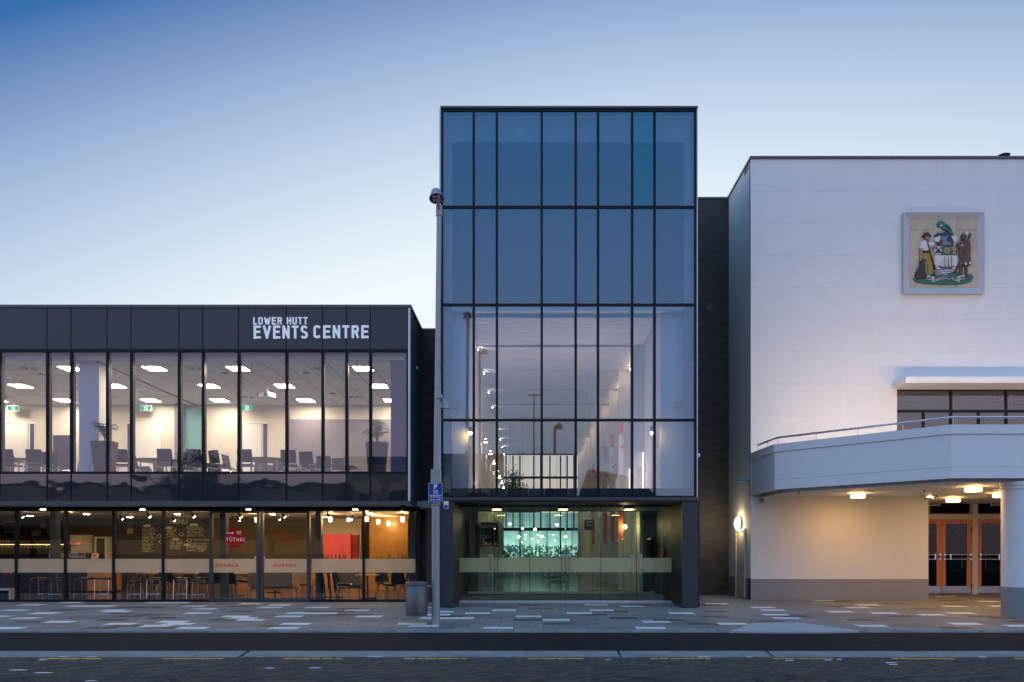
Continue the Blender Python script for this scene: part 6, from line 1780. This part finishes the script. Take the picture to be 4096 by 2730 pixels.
part(ps, 'blue_field', MB().slab(rrect(sx0 + .007, sx1 - .007, sz0 + .007, sz1 - .007, .016), sy - .002, sy - .0005), M['blue_sign'])
part(ps, 'clamp', MB().box(lx0 - .08, lx0 + .08, sy + .005, LY - .06, sz0 + .1, sz0 + .13).box(lx0 - .08, lx0 + .08, sy + .005, LY - .06, sz1 - .13, sz1 - .1), M['galv'])
cxs = (sx0 + sx1) / 2
for t_, s_, py, b in (('P', .15, 1959.5, .006), ('15', .11, 1977.5, .003), ('Loading Zone', .046, 1986.5, .0012), ('At All Times', .046, 1994, .0012)):
    text_mesh(t_, s_, cxs, sy - .0035, Z(py, LY), M['white_print'], ps, 'sign_lettering', .002, b, 'CENTER')
za = Z(2002, LY)
mb = MB().box(cxs - .09, cxs + .09, sy - .0045, sy - .0025, za - .006, za + .006)
for s in (-1, 1): mb.slab([(cxs + s*.088, za - .02), (cxs + s*.088, za + .02), (cxs + s*.12, za)], sy - .0045, sy - .0025)
part(ps, 'arrow', mb, M['white_print'])
# litter bin hung on the post
bxx, byy = X(1667.5, 16.1), 16.1
lb_ = thing('litter_bin', 'round grey steel litter bin hung beside the lamp post', 'litter bin', (bxx, byy, Z(2467, 16.1)))
zb0, zb1 = Z(2464, byy), Z(2329, byy)
part(lb_, 'drum', MB().lathe([(.225, zb0 + .06), (.232, zb0 + .065), (.235, zb0 + .1), (.235, zb1 - .09), (.231, zb1 - .085)], (bxx, byy, 0), 36), M['binm'], True)
part(lb_, 'base_ring', MB().lathe([(.21, zb0), (.232, zb0 + .005), (.235, zb0 + .05), (.225, zb0 + .059)], (bxx, byy, 0), 36), M['binm'], True)
part(lb_, 'rim', MB().lathe([(.226, zb1 - .084), (.24, zb1 - .07), (.238, zb1 - .01), (.225, zb1), (.19, zb1 + .004), (.185, zb1 - .02)], (bxx, byy, 0), 36), M['binm'], True)
part(lb_, 'liner', MB().lathe([(.001, zb1 - .03), (.183, zb1 - .03), (.183, zb1 - .021), (.001, zb1 - .021)], (bxx, byy, 0), 30), M['black'], True)
for z in (zb1 - .09, zb0 + .08):
    part(lb_, 'bracket', MB().cyl((bxx + .225, byy, z), (lx0 - .085, LY, z), .012, n=8).cyl((lx0 - .1, LY, z - .02), (lx0 - .1, LY, z + .03), .014, n=8), M['steel'], True)

# ================================================================== garden beyond the hall
def foliage(parent, c, rad, n, size, seed, m):
    rnd = random.Random(seed)
    lf = MB()
    clumps = [(c[0] + rnd.gauss(0, .42) * rad[0], c[1] + rnd.gauss(0, .42) * rad[1], c[2] + rnd.gauss(0, .42) * rad[2], rnd.uniform(.18, .42)) for _ in range(max(8, n // 130))]
    for _ in range(n):
        q = rnd.choice(clumps)
        k = q[3] * min(rad[0], rad[2])
        p = Vector((q[0] + rnd.gauss(0, .6) * k, q[1] + rnd.gauss(0, .6) * k, q[2] + rnd.gauss(0, .6) * k))
        a = Vector((rnd.uniform(-1, 1), rnd.uniform(-1, 1), rnd.uniform(-1, 1))).normalized() * size * rnd.uniform(.6, 1.2)
        b = a.cross(Vector((rnd.uniform(-1, 1), rnd.uniform(-1, 1), rnd.uniform(-1, 1)))).normalized() * size * .45
        lf.add([p - a, p + b, p + a, p - b], [(0, 1, 2, 3)])
    return part(parent, 'crown', lf, m, kind='stuff')
def tree(name, lab, x, y, h, rad, n, size, seed, group=None):
    rnd = random.Random(seed)
    t = thing(name, lab, 'tree', (x, y, -.3), group)
    tk = MB().tube([(x, y, -.3), (x + .1, y, h*.3), (x - .05, y + .05, h*.55), (x + .1, y, h*.85)], [.2, .15, .1, .03], 10)
    for k in range(9):
        a = rnd.uniform(0, 6.28); z0 = h * rnd.uniform(.3, .6)
        tk.tube([(x, y, z0), (x + rad[0]*.3*math.cos(a), y + rad[1]*.3*math.sin(a), z0 + h*.12), (x + rad[0]*.75*math.cos(a), y + rad[1]*.75*math.sin(a), z0 + h*.3)], [.07, .045, .012], 6)
    part(t, 'trunk', tk, M['stem'], True)
    foliage(t, (x, y, h * .72), rad, n, size, seed, M['leaf'])
tree('garden_tree', 'leafy tree seen through the far window of the hall', X(2050, 60), 60, 8.3, (1.7, 1.5, 1.7), 3600, .12, 21)
tree('garden_tree', 'lower leafy tree right of the other one beyond the far hall window', X(2100, 62), 62, 6.4, (1.5, 1.4, 1.2), 2200, .12, 33)
hg = thing('garden_hedge', 'dense green hedge beyond the far end of the lobby', 'hedge', (1, 56, -.3))
rnd = random.Random(9)
lf = MB()
for _ in range(9000):
    p = Vector((rnd.uniform(-5, 7), 56 + rnd.gauss(0, .35), rnd.uniform(-.3, 1.5 + .5*math.sin(rnd.uniform(0, 9)))))
    a = Vector((rnd.uniform(-1, 1), rnd.uniform(-1, 1), rnd.uniform(-1, 1))).normalized() * .12
    b = a.cross(Vector((rnd.uniform(-1, 1), rnd.uniform(-1, 1), rnd.uniform(-1, 1)))).normalized() * .06
    lf.add([p - a, p + b, p + a, p - b], [(0, 1, 2, 3)])
part(hg, 'foliage', lf, mat('hedge_leaf', (.09, .2, .1), .5, var=.3, scale=3), kind='stuff')
for k in range(7): part(hg, 'stem', MB().cyl((-4.5 + 1.8*k, 56, -.4), (-4.4 + 1.8*k, 56.1, 1.3), .05, .02, 8), M['stem'], True)

gw = thing('garden_backdrop', 'added pale backdrop wall brightening the view beyond the lobby', 'wall', (1, 59, -.3))  # pale wall added so the view through the lobby reads bright
pbox(gw, 'wall', mat('pale_backdrop', (.62, .68, .64), .8, var=.2, scale=1.2), -9, 12, 59, 59.3, -.4, 4.5)
pbox(gw, 'coping', M['trim'], -9.1, 12.1, 58.95, 59.35, 4.501, 4.6)
for k in range(11): pbox(gw, 'pier', mat('backdrop_pier', (.4, .46, .42), .8), -8.6 + 2*k, -8.45 + 2*k, 58.9, 58.999, -.4, 4.5)

gs = thing('added_garden_light', '', 'spotlight', (0, 0, 0), 'added lights hidden behind the hedge', local=True)  # unseen lights added to brighten the pale wall beyond the lobby
part(gs, 'spike', MB().cyl((0, 0, -.1), (0, 0, .2), .02, n=8), M['black'])
part(gs, 'barrel', MB().cyl((0, 0, .2), (0, .12, .36), .09, n=14), M['black'], True)
part(gs, 'lens', MB().cyl((0, .1201, .3602), (0, .124, .366), .085, n=14), emit('added_garden_glow', (.78, 1, .9), 1100), True)
spread(gs, [(-2.5 + 1.6*k, 57.3, -.3) for k in range(5)], 'added hidden light, {n} from left behind the hedge')
# ================================================================== far side of the street, seen only as reflections
fw = mat('far_render', (.34, .33, .32), .8, var=.1, scale=1)
fw2 = mat('far_white', (.36, .37, .4), .8, var=.05, scale=1)
fd = mat('far_dark', (.04, .042, .045), .6, var=.2)
fgl = glass('far_glass', (.1, .1, .12), .25)
op = struct('opposite_pavement', MB().box(-60, 60, -14.5, -9.01, -.4, -.1), M['concrete'])
def shop(x0, x1, y, h, wallm, lab, nwin, sign=None, seed=1):
    t = thing('shop_building', lab, 'building', ((x0 + x1)/2, y, -.1))
    pbox(t, 'wall', wallm, x0, x1, y - 8, y, 3.4, h)
    pbox(t, 'parapet', fd, x0 - .1, x1 + .1, y - 8, y + .15, h + .001, h + .5)
    pbox(t, 'shopfront', fd, x0, x1, y - 8, y - .3, -.1, 3.399)
    pbox(t, 'verandah', fd, x0, x1, y + .001, y + 2.4, 3.25, 3.5)
    w = (x1 - x0) / nwin
    for k in range(nwin):
        a, b = x0 + w*k + w*.22, x0 + w*(k+1) - w*.22
        q = pbox(t, 'window', fgl, a, b, y + .001, y + .02, 4.5, h - 1.2)
        part(q, 'window_frame', MB().box(a - .08, a - .001, y + .001, y + .06, 4.4, h - 1.1).box(b + .001, b + .08, y + .001, y + .06, 4.4, h - 1.1).box(a, b, y + .001, y + .06, h - 1.199, h - 1.1).box(a, b, y + .001, y + .06, 4.4, 4.499), M['trim'])
        q = pbox(t, 'shop_window', fgl, x0 + w*k + .25, x0 + w*(k+1) - .25, y - .29, y - .27, .4, 2.4)
    if sign:
        pbox(t, 'sign_board', fd, x0 + .3, x1 - .3, y - .2, y - .1, 2.5, 3.2)
        text_mesh(sign, .62, (x0 + x1)/2, y - .08, 2.6, M['white_print'], t, 'sign_lettering', .02, .01, 'CENTER', flip=True)
    return t
s1 = shop(-13.5, 3.4, -13.0, 8.0, fw, 'grey two storey shop building across the street', 6, 'THE CROOKED', 1)
pbox(s1, 'orange_awning', mat('awning_orange', (.5, .24, .08), .8), -13.0, -1.0, -12.99, -11.5, 3.6, 4.3)
shop(-64, -14, -14.0, 6.2, fw2, 'long pale two storey shop building across the street at left', 16, None, 2)
s3 = thing('gabled_house', 'low house with dark hipped roof across the street', 'building', (7, -14, -.1))
pbox(s3, 'wall', fw, 3.9, 10.5, -20, -14, -.1, 4.2)
part(s3, 'roof', MB().add([(3.4, -20.5, 4.2), (11, -20.5, 4.2), (11, -13.5, 4.2), (3.4, -13.5, 4.2), (4.6, -17, 7.9), (8.2, -17, 7.2)], [(0,1,2,3), (3,2,5,4), (0,4,5,1), (0,3,4), (1,5,2)]), fd)
part(s3, 'chimney', MB().box(8.4, 8.8, -17.2, -16.8, 6.4, 8.0), fd)
for a in (4.6, 6.9, 9.0): part(pbox(s3, 'window', fgl, a, a + 1.1, -13.999, -13.98, 1, 2.6), 'window_frame', MB().box(a - .08, a - .001, -13.999, -13.95, .9, 2.7).box(a + 1.101, a + 1.18, -13.999, -13.95, .9, 2.7), M['trim'])
def far_lamp(x, y, h, lab):
    t = thing('street_lamp', lab, 'street lamp', (x, y, -.2))
    part(t, 'pole', MB().cyl((x, y, -.2), (x, y, h), .11, .08, 14), fd, True)
    part(t, 'lamp_head', MB().lathe([(.001, .35), (.14, .35), (.26, .02), (.26, 0), (.001, .02)], (x + .3, y, h - .2), 20), fd, True)
    part(t, 'lamp_arm', MB().cyl((x, y, h - .1), (x + .3, y, h + .1), .04, n=8), fd)
    part(t, 'lamp_head', MB().lathe([(.001, .3), (.12, .3), (.22, .02), (.22, 0), (.001, .02)], (x - .28, y, h*.5), 20), fd, True)
far_lamp(-3.05, -6.0, 14.0, 'tall dark lamp post across the street at left of the camera')
far_lamp(1.75, -9.4, 9.9, 'dark lamp post across the street at right of the camera')
am = thing('roof_antenna', 'thin television antenna mast on the opposite roof', 'antenna', (-2.4, -15, 8.5))
part(am, 'mast', MB().cyl((-2.4, -15, 8.4), (-2.4, -15, 14.2), .035, n=8), fd)
for z in (12.0, 13.9):
    part(am, 'boom', MB().cyl((-3.1, -15, z), (-1.8, -15, z), .02, n=6), fd)
    for k in range(5): part(am, 'element', MB().cyl((-3.0 + .28*k, -15, z - .4 + .04*k), (-3.0 + .28*k, -15, z + .4 - .04*k), .012, n=6), fd)
mm_ = thing('roof_mast', 'plain mast with crossbar on the opposite roof', 'mast', (.4, -15.5, 8.5))
part(mm_, 'pole', MB().cyl((.4, -15.5, 8.4), (.4, -15.5, 13.2), .07, .05, 10), fd)
part(mm_, 'crossbar', MB().box(-.1, .9, -15.55, -15.45, 13.2, 13.3), fd)
tree('street_tree', 'leafy street tree across the road at left', -23, -9.5, 8.5, (2.8, 2.5, 2.6), 5200, .14, 41)
tree('street_tree', 'leafy street tree across the road beside the white shop', -13.5, -9.3, 5.0, (1.6, 1.6, 1.4), 3000, .12, 43)
